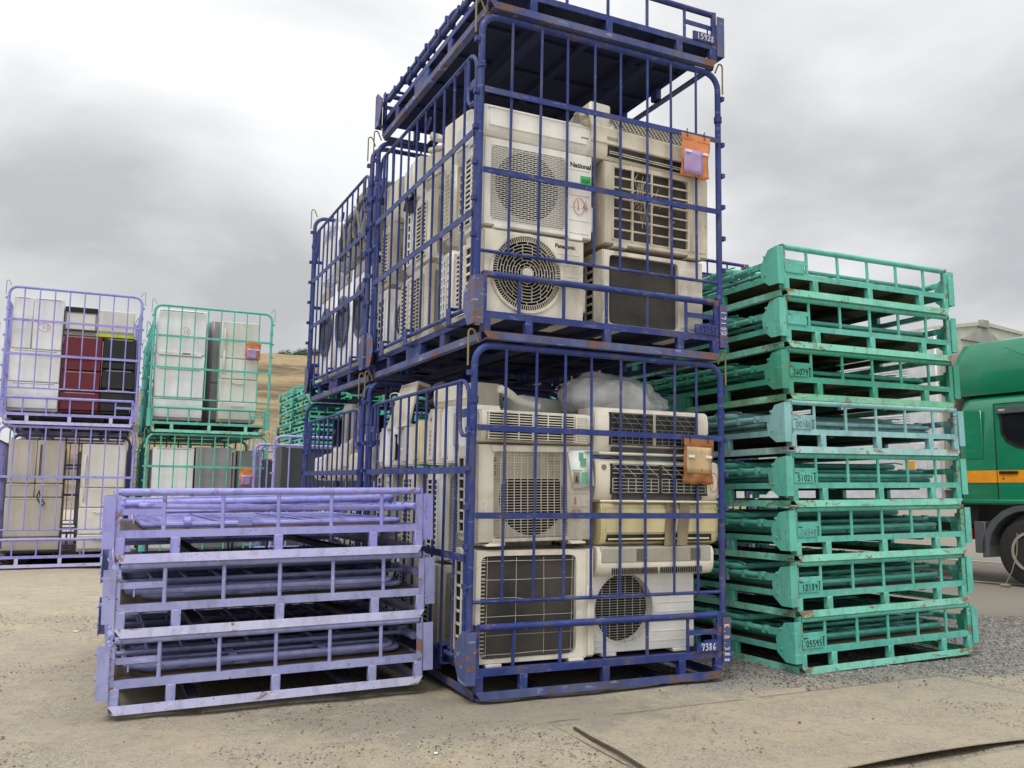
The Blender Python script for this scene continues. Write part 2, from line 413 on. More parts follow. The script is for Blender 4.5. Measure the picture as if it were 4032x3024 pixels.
def printed(name, txt, size, mat, mw, parent, bold=0.0):
    cu = bpy.data.curves.new(name, 'FONT'); cu.body = txt; cu.size = size; cu.extrude = .0006; cu.offset = bold*size
    tmp = bpy.data.objects.new('tmp_text', cu); COL.objects.link(tmp)
    bpy.context.view_layer.update()
    me = bpy.data.meshes.new_from_object(tmp.evaluated_get(bpy.context.evaluated_depsgraph_get()))
    bpy.data.objects.remove(tmp); me.materials.clear(); me.materials.append(MT[mat]); me.name = name
    o = obj(name, me, parent); o.matrix_local = mw; return o
def TXT(x, y, z): return Matrix.Translation((x,y,z)) @ Matrix.Rotation(R(90),4,'X')

# ------------------------------------------------------------------ cages
W, D, H, HF = 1.70, 2.283, 2.0302, .3680
BARS = [.14,.318,.496,.674,.852]
SK = {'m':(-.1856,4.9522,.4345,.0138,.0006,.0143),'g':(1.9465,5.9227,.4518,-.016,.018,-.0057),
      'p':(-2.0048,4.5004,.438,.0221,.0187,-.0030),'a':(-7.404,12.5616,.4413,.0137,.0087,-.0012),'b':(-5.5842,13.3633,.4303,.0247,.005,.0177)}
SCL = {'p':(.977,1,1.0),'a':(1.03,1,1.025),'b':(1.018,1,1.0)}
def frame(s):
    x,y,a,z,t,l = SK[s] if isinstance(s, str) else s
    return Matrix.Translation((x,y,z)) @ Matrix.Rotation(a,4,'Z') @ Matrix.Rotation(-t,4,'Y') @ Matrix.Rotation(l,4,'X') @ Matrix.Diagonal((*SCL.get(s if isinstance(s, str) else '', (1,1,1)),1))
CACHE = {}
def cached(key, fn, mats):
    k = (key, tuple(mats) if isinstance(mats, list) else mats)
    if k not in CACHE:
        mb = MB(); fn(mb); CACHE[k] = mb.mesh(key if isinstance(key, str) else key[0], mats)
    return CACHE[k]
def f_skid_front(mb):
    for y0, y1 in ((-.012,.03),):
        mb.prism([(.0,.045),(.034,0),(W-.034,0),(W,.045)], 'y', -.012, -.006)
        mb.prism([(.02,.0),(W-.02,.0),(W-.02,.006),(.02,.006)], 'y', -.006, .04)
def f_skid_side(mb): mb.box(.0,.006,.03,D-.03,0,.045); mb.box(.006,.045,.045,D-.045,0,.006)
def f_leg(mb): mb.cbox(-.024,.024,0,.045,.04,.127,.004)
def f_block(mb): mb.cbox(0,.05,-.16,.16,.04,.127,.004); mb.box(.0,.012,-.02,-.035,.1,.127)
def f_deckframe(mb):
    mb.box(.0,W,0,.008,.126,.166); mb.box(0,W,D-.008,D,.126,.166)
    mb.box(.0,.008,.008,D-.008,.126,.166); mb.box(W-.008,W,.008,D-.008,.126,.166)
    mb.box(.008,W-.008,.008,.045,.156,.164); mb.box(.008,W-.008,D-.045,D-.008,.156,.164)
def f_beams(mb):
    for i in (1,2,3): x = W*i/4; mb.box(x-.025,x+.025,.045,D-.045,.112,.152)
    for i in (1,2,3,4): y = D*i/5; mb.box(.008,W-.008,y-.02,y+.02,.130,.148)
    for i in (1,3): x = W*i/4; mb.box(x-.03,x+.03,.03,D-.03,.004,.035)
def f_board(mb): mb.box(.010,W-.010,.05,D-.05,.1525,.1555)
def f_fence(fz, flip=False):
    def fn(mb):
        mb.tube([(0.02,.018,fz),(W-.02,.018,fz)], .0205, 10)
        for b in BARS: mb.tube([(W*b,.018,.165),(W*b,.018,fz-.01)], .011, 7)
        for x0, x1 in ((.0,.008),(W-.008,W)):
            mb.box(x0,x1,-.002,.05,.05,fz+.016)
        for x0, x1 in ((.008,.022),(W-.036,W-.008)):
            mb.box(x0,x1,-.002,.006,.046,.40 if fz > .38 else fz-.02)
            mb.prism([(x0+(0 if x0 < 1 else .0),fz-.06),(x1,fz-.022),(x0,fz-.022)] if x0 < 1 else [(x1,fz-.06),(x1,fz-.022),(x0,fz-.022)], 'y', .006, .012)
        xa, xb = (W*BARS[4],W-.008) if not flip else (.008,W*BARS[0])
        mb.box(xa, xb, .010, .016, fz-.118, fz-.086)
        xc = xb-.05 if not flip else xa+.08
        mb.box(xc-.004, xc+.004, .016, .022, fz-.16, fz-.10)
    return fn
def f_guard(mb):   # local: corner at origin, outwards -x, front -y
    mb.box(-.062,-.002,-.012,-.006,.085,.372)
    mb.prism([(-.006,.372),(.05,.372),(.155,.30),(.165,.19),(.09,.085),(-.006,.085)], 'x', -.062, -.056)
    mb.box(-.056,-.004,-.006,.05,.10,.108)
def f_guard_small(mb):
    mb.box(-.062,-.002,-.012,-.006,.075,.345)
    mb.prism([(-.006,.345),(.08,.333),(.165,.225),(.155,.13),(.08,.075),(-.006,.075)], 'x', -.062, -.056)
    for z in (.16,.29):
        mb.tube([(-.07,.115,z),(-.056,.115,z)], .009, 8)
def f_frame(mb):   # inverted U, in the y=.03 plane, x -.032 .. W+.032
    xl, xr, zt, r = -.032, W+.032, 1.998, .11
    pts = [(xl,.03,.30),(xl,.03,zt-r)]+arc((xl+r,zt-r), r, 180, 90, 6, 'xz', .03)[1:]+arc((xr-r,zt-r), r, 90, 0, 6, 'xz', .03)+[(xr,.03,.30)]
    mb.tube(pts, .0205, 12)
    mb.tube([(xl,.03,.529),(xr,.03,.529)], .0110, 8)
    mb.tube([(xl,.03,1.655),(xl,.03,1.695)], .027, 12); mb.tube([(xr,.03,1.655),(xr,.03,1.695)], .027, 12)
    for z in (.62,.84,1.06,1.28,1.50,1.83):
        for x, sx in ((xl,-1),(xr,1)):
            a, b = sorted((x+sx*.0195, x+sx*.044)); mb.box(a, b, .012, .048, z-.014, z+.014)
def f_flatbar(z):
    def fn(mb): mb.box(-.018, W+.018, .000, .006, z-.0175, z+.0175)
    return fn
def f_bar(mb): mb.tube([(0,.02,.53),(0,.02,1.985)], .0088, 7)
def f_gate(mb):   # in the plane x = -.03
    x, y0, y1, zt, r = -.03, .105, D-.105, 1.80, .12
    pts = [(x,y0,.20),(x,y0,zt-r)]+arc((y0+r,zt-r), r, 180, 90, 6, 'yz', x)[1:]+arc((y1-r,zt-r), r, 90, 0, 6, 'yz', x)+[(x,y1,.20)]
    mb.tube(pts, .0135, 10)
    mb.tube([(x,y0,.20),(x,y1,.20)], .0135, 8)
    for i in range(1,11):
        y = y0+(y1-y0)*i/11; mb.tube([(x,y,.20),(x,y,zt)], .0088, 7)
    for y, s in ((y0,1),(y1,-1)):   # hand loops
        mb.tube([(x-.004,y+s*.13,zt-.01),(x-.006,y+s*.13,1.62),(x-.006,y+s*.12,1.52),(x-.006,y+s*.08,1.475),(x-.006,y,1.47)], .0125, 7)
        mb.box(x-.004,x+.004, *sorted((y+s*.0,y+s*.12)), 1.58, 1.63)
    mb.tube([(x-.004,1.0,1.63),(x-.03,.86,1.655)], .009, 6)
def f_gatebar(z):
    def fn(mb): mb.box(-.052,-.046,.09,D-.09,z-.021,z+.021)
    return fn
def f_hinge(mb):
    mb.box(-.060,-.052,-.035,.035,.135,.245); mb.box(-.052,.0,-.035,.035,.236,.244); mb.box(-.052,-.002,-.035,.035,.128,.136)
def f_hook(mb):
    mb.tube([(-.075,0,H-.16),(-.075,0,H+.035)]+arc((-.056,H+.035), .019, 180, 20, 5, 'xz', 0)[1:]+[(-.012,0,H-.02)], .0058, 6)
def f_siderail_back(mb): pass
MIR = {}
def mirrored(key, me):
    if key not in MIR:
        b = bmesh.new(); b.from_mesh(me); bmesh.ops.scale(b, vec=(-1,1,1), verts=b.verts); bmesh.ops.reverse_faces(b, faces=b.faces)
        m2 = me.copy(); b.to_mesh(m2); b.free(); MIR[key] = m2
    return MIR[key]
def put(name, me, parent, x=0, y=0, z=0, sx=1, sy=1, rz=0):
    o = obj(name, me, parent); o.location = (x,y,z); o.scale = (sx,sy,1); o.rotation_euler = (0,0,rz); return o
BASEMAT = {'blue':'deck_blue','green':'deck_green','teal':'deck_green','aqua':'deck_green','purple':'deck','slate':'deck'}
def base_parts(root, c, fz, near, flip=False, plate=None, small=False):
    wn = c+'_worn'
    if near:
        put('skid_rail', cached('skid_rail', f_skid_front, wn), root); put('skid_rail', cached('skid_rail', f_skid_front, wn), root, W, D, rz=math.pi)
        put('skid_rail', cached('side_skid_rail', f_skid_side, c+'_scuffed'), root); put('skid_rail', cached('side_skid_rail', f_skid_side, c+'_scuffed'), root, W, D, rz=math.pi)
        lg = cached('leg', f_leg, c)
        for x in (.026,.30,.845,1.395,W-.026): put('leg', lg, root, x, -.004); put('leg', lg, root, x, D-.041)
        lg2 = cached('side_leg', lambda mb: mb.cbox(0,.045,-.04,.04,.04,.127,.004), c)
        for y in (.69,1.88): put('leg', lg2, root, .002, y); put('leg', lg2, root, W-.047, y)
        bk = cached('fork_block', f_block, c); put('fork_block', bk, root, .002, 1.28); put('fork_block', bk, root, W-.002, 1.28, rz=math.pi)
    else:
        def fb(mb):
            f_skid_front(mb); mb.box(0,W,D-.006,D,0,.045); f_skid_side(mb); mb.box(W-.006,W,.03,D-.03,0,.045)
            for x in (.026,.30,.845,1.395,W-.026):
                mb.box(x-.024,x+.024,0,.04,.04,.126); mb.box(x-.024,x+.024,D-.04,D,.04,.126)
            for y in (.69,1.28,1.88):
                h = .15 if y == 1.28 else .04
                mb.box(.007,.05,y-h,y+h,.04,.126); mb.box(W-.05,W-.007,y-h,y+h,.04,.126)
        put('skid_base', cached('skid_base', fb, wn), root)
    put('deck_frame', cached('deck_frame', f_deckframe, c), root)
    put('cross_beams', cached('cross_beams', f_beams, BASEMAT[c] if c not in ('purple','slate') else 'lilac_dark'), root)  # beams darker than the frame paint: underside shade put into the colour
    put('deck_board', cached('deck_board', f_board, 'deck' if c != 'blue' else 'deck_blue'), root)
    put('low_fence', cached(('low_fence',fz,flip), f_fence(fz,flip), c+'_fence'), root)
    put('low_fence', cached(('low_fence',fz,False), f_fence(fz,False), c), root, W, D, rz=math.pi)
    gme = cached('corner_guard_s' if small else 'corner_guard', f_guard_small if small else f_guard, c+'_scuffed' if c == 'blue' else c)
    mi = mirrored((gme.name,), gme)
    put('corner_guard', gme, root); put('corner_guard', mi, root, W)
    put('corner_guard', mi, root, 0, D, rz=math.pi); put('corner_guard', gme, root, W, D, rz=math.pi)
    if plate is not None:
        txt, ink = plate
        x0 = W-.195 if not flip else .012
        mb = MB(); mb.box(x0,x0+.18,-.008,.004,.166,.226); mb.box(x0+.06,x0+.178,.004,.010,.20,.236)
        pl_ = part('number_plate', mb, c, root)
        if txt:
            mb = MB(); script_text(mb, txt, x0+.03, .177, .040, .0048, -.0085, rnd=random.Random(hash(txt) % 99 if False else len(txt)+int(txt[-1])))
            part('digits', mb, ink, pl_, False)
RJ = random.Random(21)
def open_cage(mw, c, label, near=True, left=True, right=False, plate=None, flip=False, b1=1.5136, b2=1.0135, hook='hook_y', group='open wire cages', name='cage_pallet', rear=True, g1=.77, g2=1.27):
    root = thing(name, label, 'cage', mw, group)
    base_parts(root, c, .388, near, flip, plate)
    for s, (x, y, rz) in enumerate(((0,0,0),(W,D,math.pi))):
        if s == 1 and not rear: continue
        if near:
            f = put('end_panel', cached('end_panel', f_frame, c), root, x, y, rz=rz)
            for z in (b1,b2):
                if z: put('flat_bar', cached(('flat_bar',z), f_flatbar(z), c), f)
            bm_ = cached('bar', f_bar, c)
            for i in range(8):
                b_ = put('bar', bm_, f, -.032+(W+.064)*(i+1)/9+RJ.uniform(-.006,.006)); b_.rotation_euler = (RJ.uniform(-.004,.004), RJ.uniform(-.007,.007), 0)
        else:
            def fa(mb):
                f_frame(mb)
                for z in (b1,b2):
                    if z: f_flatbar(z)(mb)
                for i in range(8): xx = -.032+(W+.064)*(i+1)/9; mb.tube([(xx,.02,.53),(xx,.02,1.985)], .0105, 6)
            put('end_panel', cached(('end_panel_far',b1,b2), fa, c), root, x, y, rz=rz)
    for on, x, y, rz in ((left,0,0,0),(right,W,D,math.pi)):
        if not on: continue
        g = put('side_gate', cached('side_gate', f_gate, c), root, x, y, rz=rz)
        for z in (g1,g2): put('flat_bar', cached(('gate_flat_bar',z), f_gatebar(z), c), g)
        hg = cached('hinge', f_hinge, c)
        for yy in (.42,D-.42,D-1.0): put('hinge', hg, g, 0, yy)
    hk = cached('hook', f_hook, hook); hm = mirrored(('hook',hook), hk)
    put('hook', hk, root, 0, .03); put('hook', hm, root, W, .03); put('hook', hk, root, 0, D-.03); put('hook', hm, root, W, D-.03)
    return root
# panels lying folded on the deck
def f_lie_end(z, clip=True):   # the end frame folded down: posts run along y
    def fn(mb):
        r = .1; y1 = 1.72
        pts = [(.012,.12,z),(.012,y1-r,z)]+arc((.012+r,y1-r), r, 180, 90, 5, 'xy', z)[1:]+arc((W-.012-r,y1-r), r, 90, 0, 5, 'xy', z)+[(W-.012,.12,z)]
        mb.tube(pts, .0225, 10)
        mb.tube([(.012,.30,z),(W-.012,.30,z)], .0125, 7)
        for i in range(8): x = .012+(W-.024)*(i+1)/9; mb.tube([(x,.30,z),(x,y1,z)], .0095, 6)
        for yy in (.78,1.28): mb.box(.02,W-.02,yy-.02,yy+.02,z+.011,z+.016)
        for yy in (.34,.52,.70,.88,1.10,1.32,1.52):
            for x in (.012,W-.012): mb.box(x-.027,x+.027,yy-.012,yy+.012,z-.024,z+.028)
        for x in (-.010, W+.004): mb.box(x, x+.006, .02, .30, z-.022, z+.022)
        for x in (.012,W-.012):
            mb.tube([(x-.02,y1-.28,z+.03),(x-.03,y1-.05,z+.034),(x-.008,y1+.04,z+.02)], .006, 6)
    return fn
def f_lie_gate(z):   # side gate folded down: long tubes along y
    def fn(mb):
        y0, y1, r, x0, x1 = .17, D-.10, .08, .05, 1.5
        x0 = .13; x1 = 1.60
        pts = arc((x0+r,y0+r), r, 180, 270, 4, 'xy', z)+arc((x1-r,y0+r), r, -90, 0, 4, 'xy', z)+arc((x1-r,y1-r), r, 0, 90, 4, 'xy', z)+arc((x0+r,y1-r), r, 90, 180, 4, 'xy', z)
        mb.tube(pts, .0155, 8, closed=True)
        for i in range(1,11): y = y0+(y1-y0)*i/11; mb.tube([(x0,y,z),(x1,y,z)], .0095, 6)
        for xx in (.55,1.05): mb.box(xx-.02,xx+.02,y0,y1,z+.010,z+.015)
        mb.tube([(x0+.20,y0-.001,z+.010),(x0+.235,y0-.001,z+.010)], .030, 12); mb.box(.62,.70,y0-.022,y0-.012,z-.01,z+.02)
    return fn
def folded(mw, c, label, flip=True, plate=None, fz=.355, cat='folded cage', group=None, top=False, near=True, messy=0):
    root = thing('folded_cage_pallet', label, cat, mw, group)
    base_parts(root, c, fz, near, flip, plate, small=(c != 'blue'))
    rnd = random.Random(label)
    ge = cached(('folded_gate',), f_lie_gate(0), c); en = cached(('folded_end_panel',), f_lie_end(0), c)
    a = put('folded_gate', ge, root, .02, 0, .184); a.rotation_euler = (0,0,rnd.uniform(-.006,.006))
    b = put('folded_gate', ge, root, W-.03, D, .216, rz=math.pi+rnd.uniform(-.008,.008))
    p1 = put('folded_end_panel', en, root, 0, 0, .252, rz=rnd.uniform(-.004,.004))
    p2 = put('folded_end_panel', en, root, W, D, .300, rz=math.pi+rnd.uniform(-.004,.004))
    if messy:
        p2.rotation_euler = (R(-.6), R(.7), math.pi+.02); p2.location = (W-.02, D, .335); b.rotation_euler = (0,R(-1.2),math.pi+.05); b.location = (W-.05,D,.255)
        p1.rotation_euler = (0,R(-.5),-.02)
    return root

# ------------------------------------------------------------------ air conditioner outdoor units
# local frame: origin front-left-bottom corner, x to the right along the front, y to the back, z up
def u_shell(mb, w, h, d, op, sq, y=.012, c=.018):
    """casing with a real opening in its front; op = (cx, cz, rx, rz)"""
    if not op: mb.cbox(0, w, .016, d, .02, h, c); return
    mb.hole(.005, w-.005, .025, h-.005, *op, 0, .012, 56, sq)
    mb.hole(0, w, .02, h, *op, .012, .072, 56, sq)
    mb.cbox(0, w, .0722, d, .02, h, .004)
def u_side(mb, w, h, d, kind, right=False):
    """vent grid on the end face; the dark backing is material 1"""
    x = w if right else 0; s = 1 if right else -1
    y0, y1, z0, z1 = d*.30, d*.93, .07, h-.07
    a, b = sorted((x, x+s*.002)); mb.cur = 1; mb.box(a, b, y0, y1, z0, z1); mb.cur = 0
    a, b = sorted((x+s*.0021, x+s*.010))
    if kind == 'grid': ny, nz, t = 2, 13, .0065
    elif kind == 'coarse': ny, nz, t = 2, 7, .009
    elif kind == 'fine': ny, nz, t = 3, 15, .0045
    else: ny, nz, t = 0, 26, .005
    for i in range(ny+1 if ny else 0): yy = y0+(y1-y0)*i/ny; mb.box(a, b, yy-t, yy+t, z0-t, z1+t)
    if not ny: mb.box(a,b,y0-.006,y0+.006,z0,z1); mb.box(a,b,y1-.006,y1+.006,z0,z1)
    for j in range(nz+1): zz = z0+(z1-z0)*j/nz; mb.box(a, b-.001*s if False else b, y0, y1, zz-t*.8, zz+t*.8)
def u_feet(mb, w, d):
    for x in (.12, w-.12): mb.cbox(x-.05, x+.05, -.012, d+.015, 0, .022, .004)
def fan_part(root, cx, cz, r, y=.10):
    mb = MB(); mb.disc((cx,cz), r*.24, y-.03, y, 20)
    for k_ in range(3):
        a0 = k_*2.094+.5; vs = []
        for rr in (r*.22, r*.6, r*.9):
            for t in (0,.25,.5,.75,1): a = a0+t*1.15; vs.append((cx+rr*math.cos(a), y-.03+t*.06, cz+rr*math.sin(a)))
        mb._add(vs, [(i*5+j,i*5+j+1,i*5+j+6,i*5+j+5) for i in range(2) for j in range(4)])
    part('fan', mb, 'fan', root)
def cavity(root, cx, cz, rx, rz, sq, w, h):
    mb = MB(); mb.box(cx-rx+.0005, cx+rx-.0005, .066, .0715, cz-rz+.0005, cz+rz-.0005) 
    part('void_panel', mb, 'dark', root, False)  # flat dark panel in place of the shaded inside of the casing
def outdoor(mw, label, style, w=.78, h=.59, d=.29, mat='cream', side='grid', group='scrapped outdoor units', name='outdoor_unit'):
    root = thing(name, label, 'air conditioner', mw, group)
    mb = MB()
    if style == 'ring':
        cx, cz, r = .285, .285, .228
        u_shell(mb, w, h, d, (cx,cz,r,r), False); u_feet(mb, w, d)
        for z in (.16,.23,.30,.37,.44): mb.cbox(w*.70, w*.95, -.002, .004, z-.004, z+.004, .001)
        mb.cbox(w-.012, w+.035, .03, .15, .09, .24, .01)
        part('casing', mb, mat, root); cavity(root, cx, cz, r, r, False, w, h); 
        g = MB(); g.ring((cx,cz), r, r+.018, -.010, .004, 64)
        for i in range(90):
            a = 2*math.pi*i/90; ca, sa = math.cos(a), math.sin(a)
            g.prism([(cx+r*ca-sa*.0014,cz+r*sa+ca*.0014),(cx+r*ca+sa*.0014,cz+r*sa-ca*.0014),(cx+(r-.032)*ca+sa*.0014,cz+(r-.032)*sa-ca*.0014),(cx+(r-.032)*ca-sa*.0014,cz+(r-.032)*sa+ca*.0014)], 'y', -.008, .002)
        rr = r-.030; k_ = 0
        while rr > .04:
            g.ring((cx,cz), rr-.0014, rr+.0012, -.008, .002, 56)
            n = max(8, int(rr*90)//2*2); nr = rr-.0195
            if nr > .03:
                for i in range(n):
                    a = 2*math.pi*(i+.5*(k_%2))/n; ca, sa = math.cos(a), math.sin(a); t = .0012
                    g.prism([(cx+rr*ca-sa*t,cz+rr*sa+ca*t),(cx+rr*ca+sa*t,cz+rr*sa-ca*t),(cx+nr*ca+sa*t,cz+nr*sa-ca*t),(cx+nr*ca-sa*t,cz+nr*sa+ca*t)], 'y', -.008, .001)
            rr -= .0195; k_ += 1
        g.disc((cx,cz), .034, -.012, .0, 32)
        part('fan_grille', g, mat, root)
        mb = MB(); u_side(mb, w, h, d, side); part('side_vent', mb, [mat,'dark'], root, False)
    elif style in ('brick','square'):
        x0, x1, z0, z1 = (.045,.555,.055,h-.045) if style == 'brick' else (.10,.585,.04,h-.04)
        u_shell(mb, w, h, d, ((x0+x1)/2,(z0+z1)/2,(x1-x0)/2,(z1-z0)/2), True); u_feet(mb, w, d)
        if style == 'brick':
            for i in range(6): z = .05+i*.082; mb.cbox(x1+.025, w-.02, -.003, .003, z-.002, z+.002, .0008)
            mb.box(x1+.014, x1+.017, -.0015, .003, .02, h-.02); mb.cbox(w-.012, w+.03, .03, .16, .08, .25, .01)
        else:
            for z in (.22,.30): mb.cbox(x1+.03, w-.03, -.003, .003, z-.002, z+.002, .0008)
            mb.cbox(.088,.598,-.010,-.001,.022,.040,.003); mb.cbox(.088,.598,-.010,-.001,h-.042,h-.008,.003)
        part('casing', mb, mat, root); cavity(root, (x0+x1)/2, (z0+z1)/2, (x1-x0)/2, (z1-z0)/2, True, w, h)
        mb = MB()
        cc = (.30,.30) if style == 'brick' else (.36,.27)
        mb.cur = 0; mb.hole(x0+.001, x1-.001, z0+.001, z1-.001, cc[0], cc[1], .215, .215, .026, .030, 48)
        part('fan_shroud', mb, 'shroud', root)
        g = MB(); n = 36 if style == 'brick' else 32
        for i in range(n+1):
            z = z0+(z1-z0)*i/n; g.box(x0-.004, x1+.004, -.002, .004, z-.0015, z+.0015)
            if i < n:
                nv = 11
                for j in range(nv+1):
                    xx = x0+(x1-x0)*(j+(.5 if (i%2 and style == 'brick') else 0))/nv
                    if x0 < xx < x1: g.box(xx-.0014, xx+.0014, -.001, .004, z, z+(z1-z0)/n)
        if style == 'square':
            g.box(x0,x1,-.004,-.002,z0+(z1-z0)*.66,z0+(z1-z0)*.665)
            for i in range(18): z = z0+(z1-z0)*(.70+.3*i/18); g.box(x0+.02 if i%5 else x0,x1-.02 if i>12 or i<10 else x1-.13,.0085,.012,z-.006,z+.006)
        part('fan_grille', g, mat, root, False)
        mb = MB(); u_side(mb, w, h, d, side); part('side_vent', mb, [mat,'dark'], root, False)
    elif style == 'round':
        cx, cz, r = .228, .285, .208
        u_shell(mb, w, h, d, (cx,cz,r,r), False); u_feet(mb, w, d)
        for i in range(8): z = .075+i*.058; mb.cbox(cx+r+.03 if abs(z-cz) < .14 else .43, w-.02, -.003, .003, z-.0022, z+.0022, .0008)
        for i in range(3): z = .06+i*.035; mb.cbox(.02, .09-i*.02, -.003, .003, z-.002, z+.002, .0008)
        mb.ring((cx,cz), r, r+.012, -.006, .003, 56)
        part('casing', mb, mat, root); cavity(root, cx, cz, r, r, False, w, h)
        g = MB(); z = cz-r+.012
        while z < cz+r:
            hw = math.sqrt(max(0, (r+.01)**2-(z-cz)**2)); g.tube([(cx-hw,-.008,z),(cx-hw*.8,-.018,z),(cx+hw*.8,-.018,z),(cx+hw,-.008,z)], .0011, 5); z += .0152
        for i in range(-3,4):
            x = cx+i*.055; hw = math.sqrt(max(0, r*r-(x-cx)**2)); g.tube([(x,-.014,cz-hw),(x,-.015,cz+hw)], .0017, 5)
        part('fan_grille', g, 'wire', root)
        mb = MB(); u_side(mb, w, h, d, side); part('side_vent', mb, [mat,'dark'], root, False)
    elif style in ('coil','coilplain','cells'):
        x0, x1, z0, z1 = {'coil':(.035,.655,.045,h-.03),'coilplain':(.045,.575,.035,h-.03),'cells':(.065,.655,.055,h-.03)}[style]
        u_shell(mb, w, h, d, ((x0+x1)/2,(z0+z1)/2,(x1-x0)/2,(z1-z0)/2), True); u_feet(mb, w, d)
        if style == 'coil': mb.cbox(x1+.055, x1+.062, -.006, .002, .02, h-.02, .001); mb.cbox(x1+.072, w, -.012, .004, .03, h*.66, .004)
        else: mb.cbox(x1+.02, w-.02, -.004, .004, .05, h-.06, .003)
        part('casing', mb, mat, root)
        mb = MB(); mb.box(x0+.0005, x1-.0005, .030, .034, z0+.0005, z1-.0005)
        part('heat_exchanger', mb, 'coil', root, False)
        if style == 'coil':
            g = MB(); rnd = random.Random(3)
            for i in range(4):
                x = x0+.035+(x1-x0-.07)*i/3; g.tube([(x+rnd.uniform(-.004,.004),-.004,z0+.02),(x,-.006,.3),(x+rnd.uniform(-.006,.006),-.004,z1-.01)], .0017, 5)
            for j in range(6):
                z = z0+.03+(z1-z0-.06)*j/5; g.tube([(x0-.005,-.002,z),(x0+.2,-.008,z+rnd.uniform(-.003,.003)),(x0+.38,-.002,z-(.022 if j == 3 else rnd.uniform(-.004,.004))),(x1-.02,-.004,z)], .0017, 5)
            for j in range(26): z = z0+.02+(z1-z0-.04)*j/25; g.box(x0+.002,x0+.028,.006,.0145,z-.0035,z+.0035)
            part('guard_wire', g, 'wire', root)
        if style == 'cells':
            g = MB()
            for i in range(5): x = x0+(x1-x0)*i/4; g.box(x-.007,x+.007,-.004,.010,z0-.004,z1+.004)
            for j in range(8): z = z0+(z1-z0)*j/7; g.box(x0-.004,x1+.004,-.002,.010,z-.005,z+.005)
            part('rear_grille', g, mat, root, False)
            g = MB(); rnd = random.Random(8)
            for i in range(16):
                x, z = rnd.uniform(.20,.42), rnd.uniform(.36,.52); g.tube([(x,-.007,z),(x+rnd.uniform(-.05,.05),-.016,z-rnd.uniform(.02,.08)),(x+rnd.uniform(-.05,.05),-.009,z-rnd.uniform(.05,.14))], .0010, 4)
            for i in range(9):
                x = rnd.uniform(.25,.3); g.tube([(x,-.007,.45),(x+rnd.uniform(-.02,.04),-.014,.33),(x+rnd.uniform(.0,.06),-.009,rnd.uniform(.14,.25))], .0009, 4)
            part('dry_vine', g, 'hose', root)
        mb = MB(); u_side(mb, w, h, d, side); part('side_vent', mb, [mat,'dark'], root, False)
    elif style == 'ribcol':   # turned back to front: ribbed corner column seen from the gate side
        mb.cbox(0, w, 0, d, .02, h, .03); u_feet(mb, w, d)
        for j in range(9): z = .07+j*(h-.12)/8; mb.cbox(-.004, .004, .0, d*.42, z-.003, z+.003, .001)
        part('casing', mb, mat, root)
        mb = MB(); u_side(mb, w, h, d, side); part('side_vent', mb, [mat,'dark'], root, False)
    return root

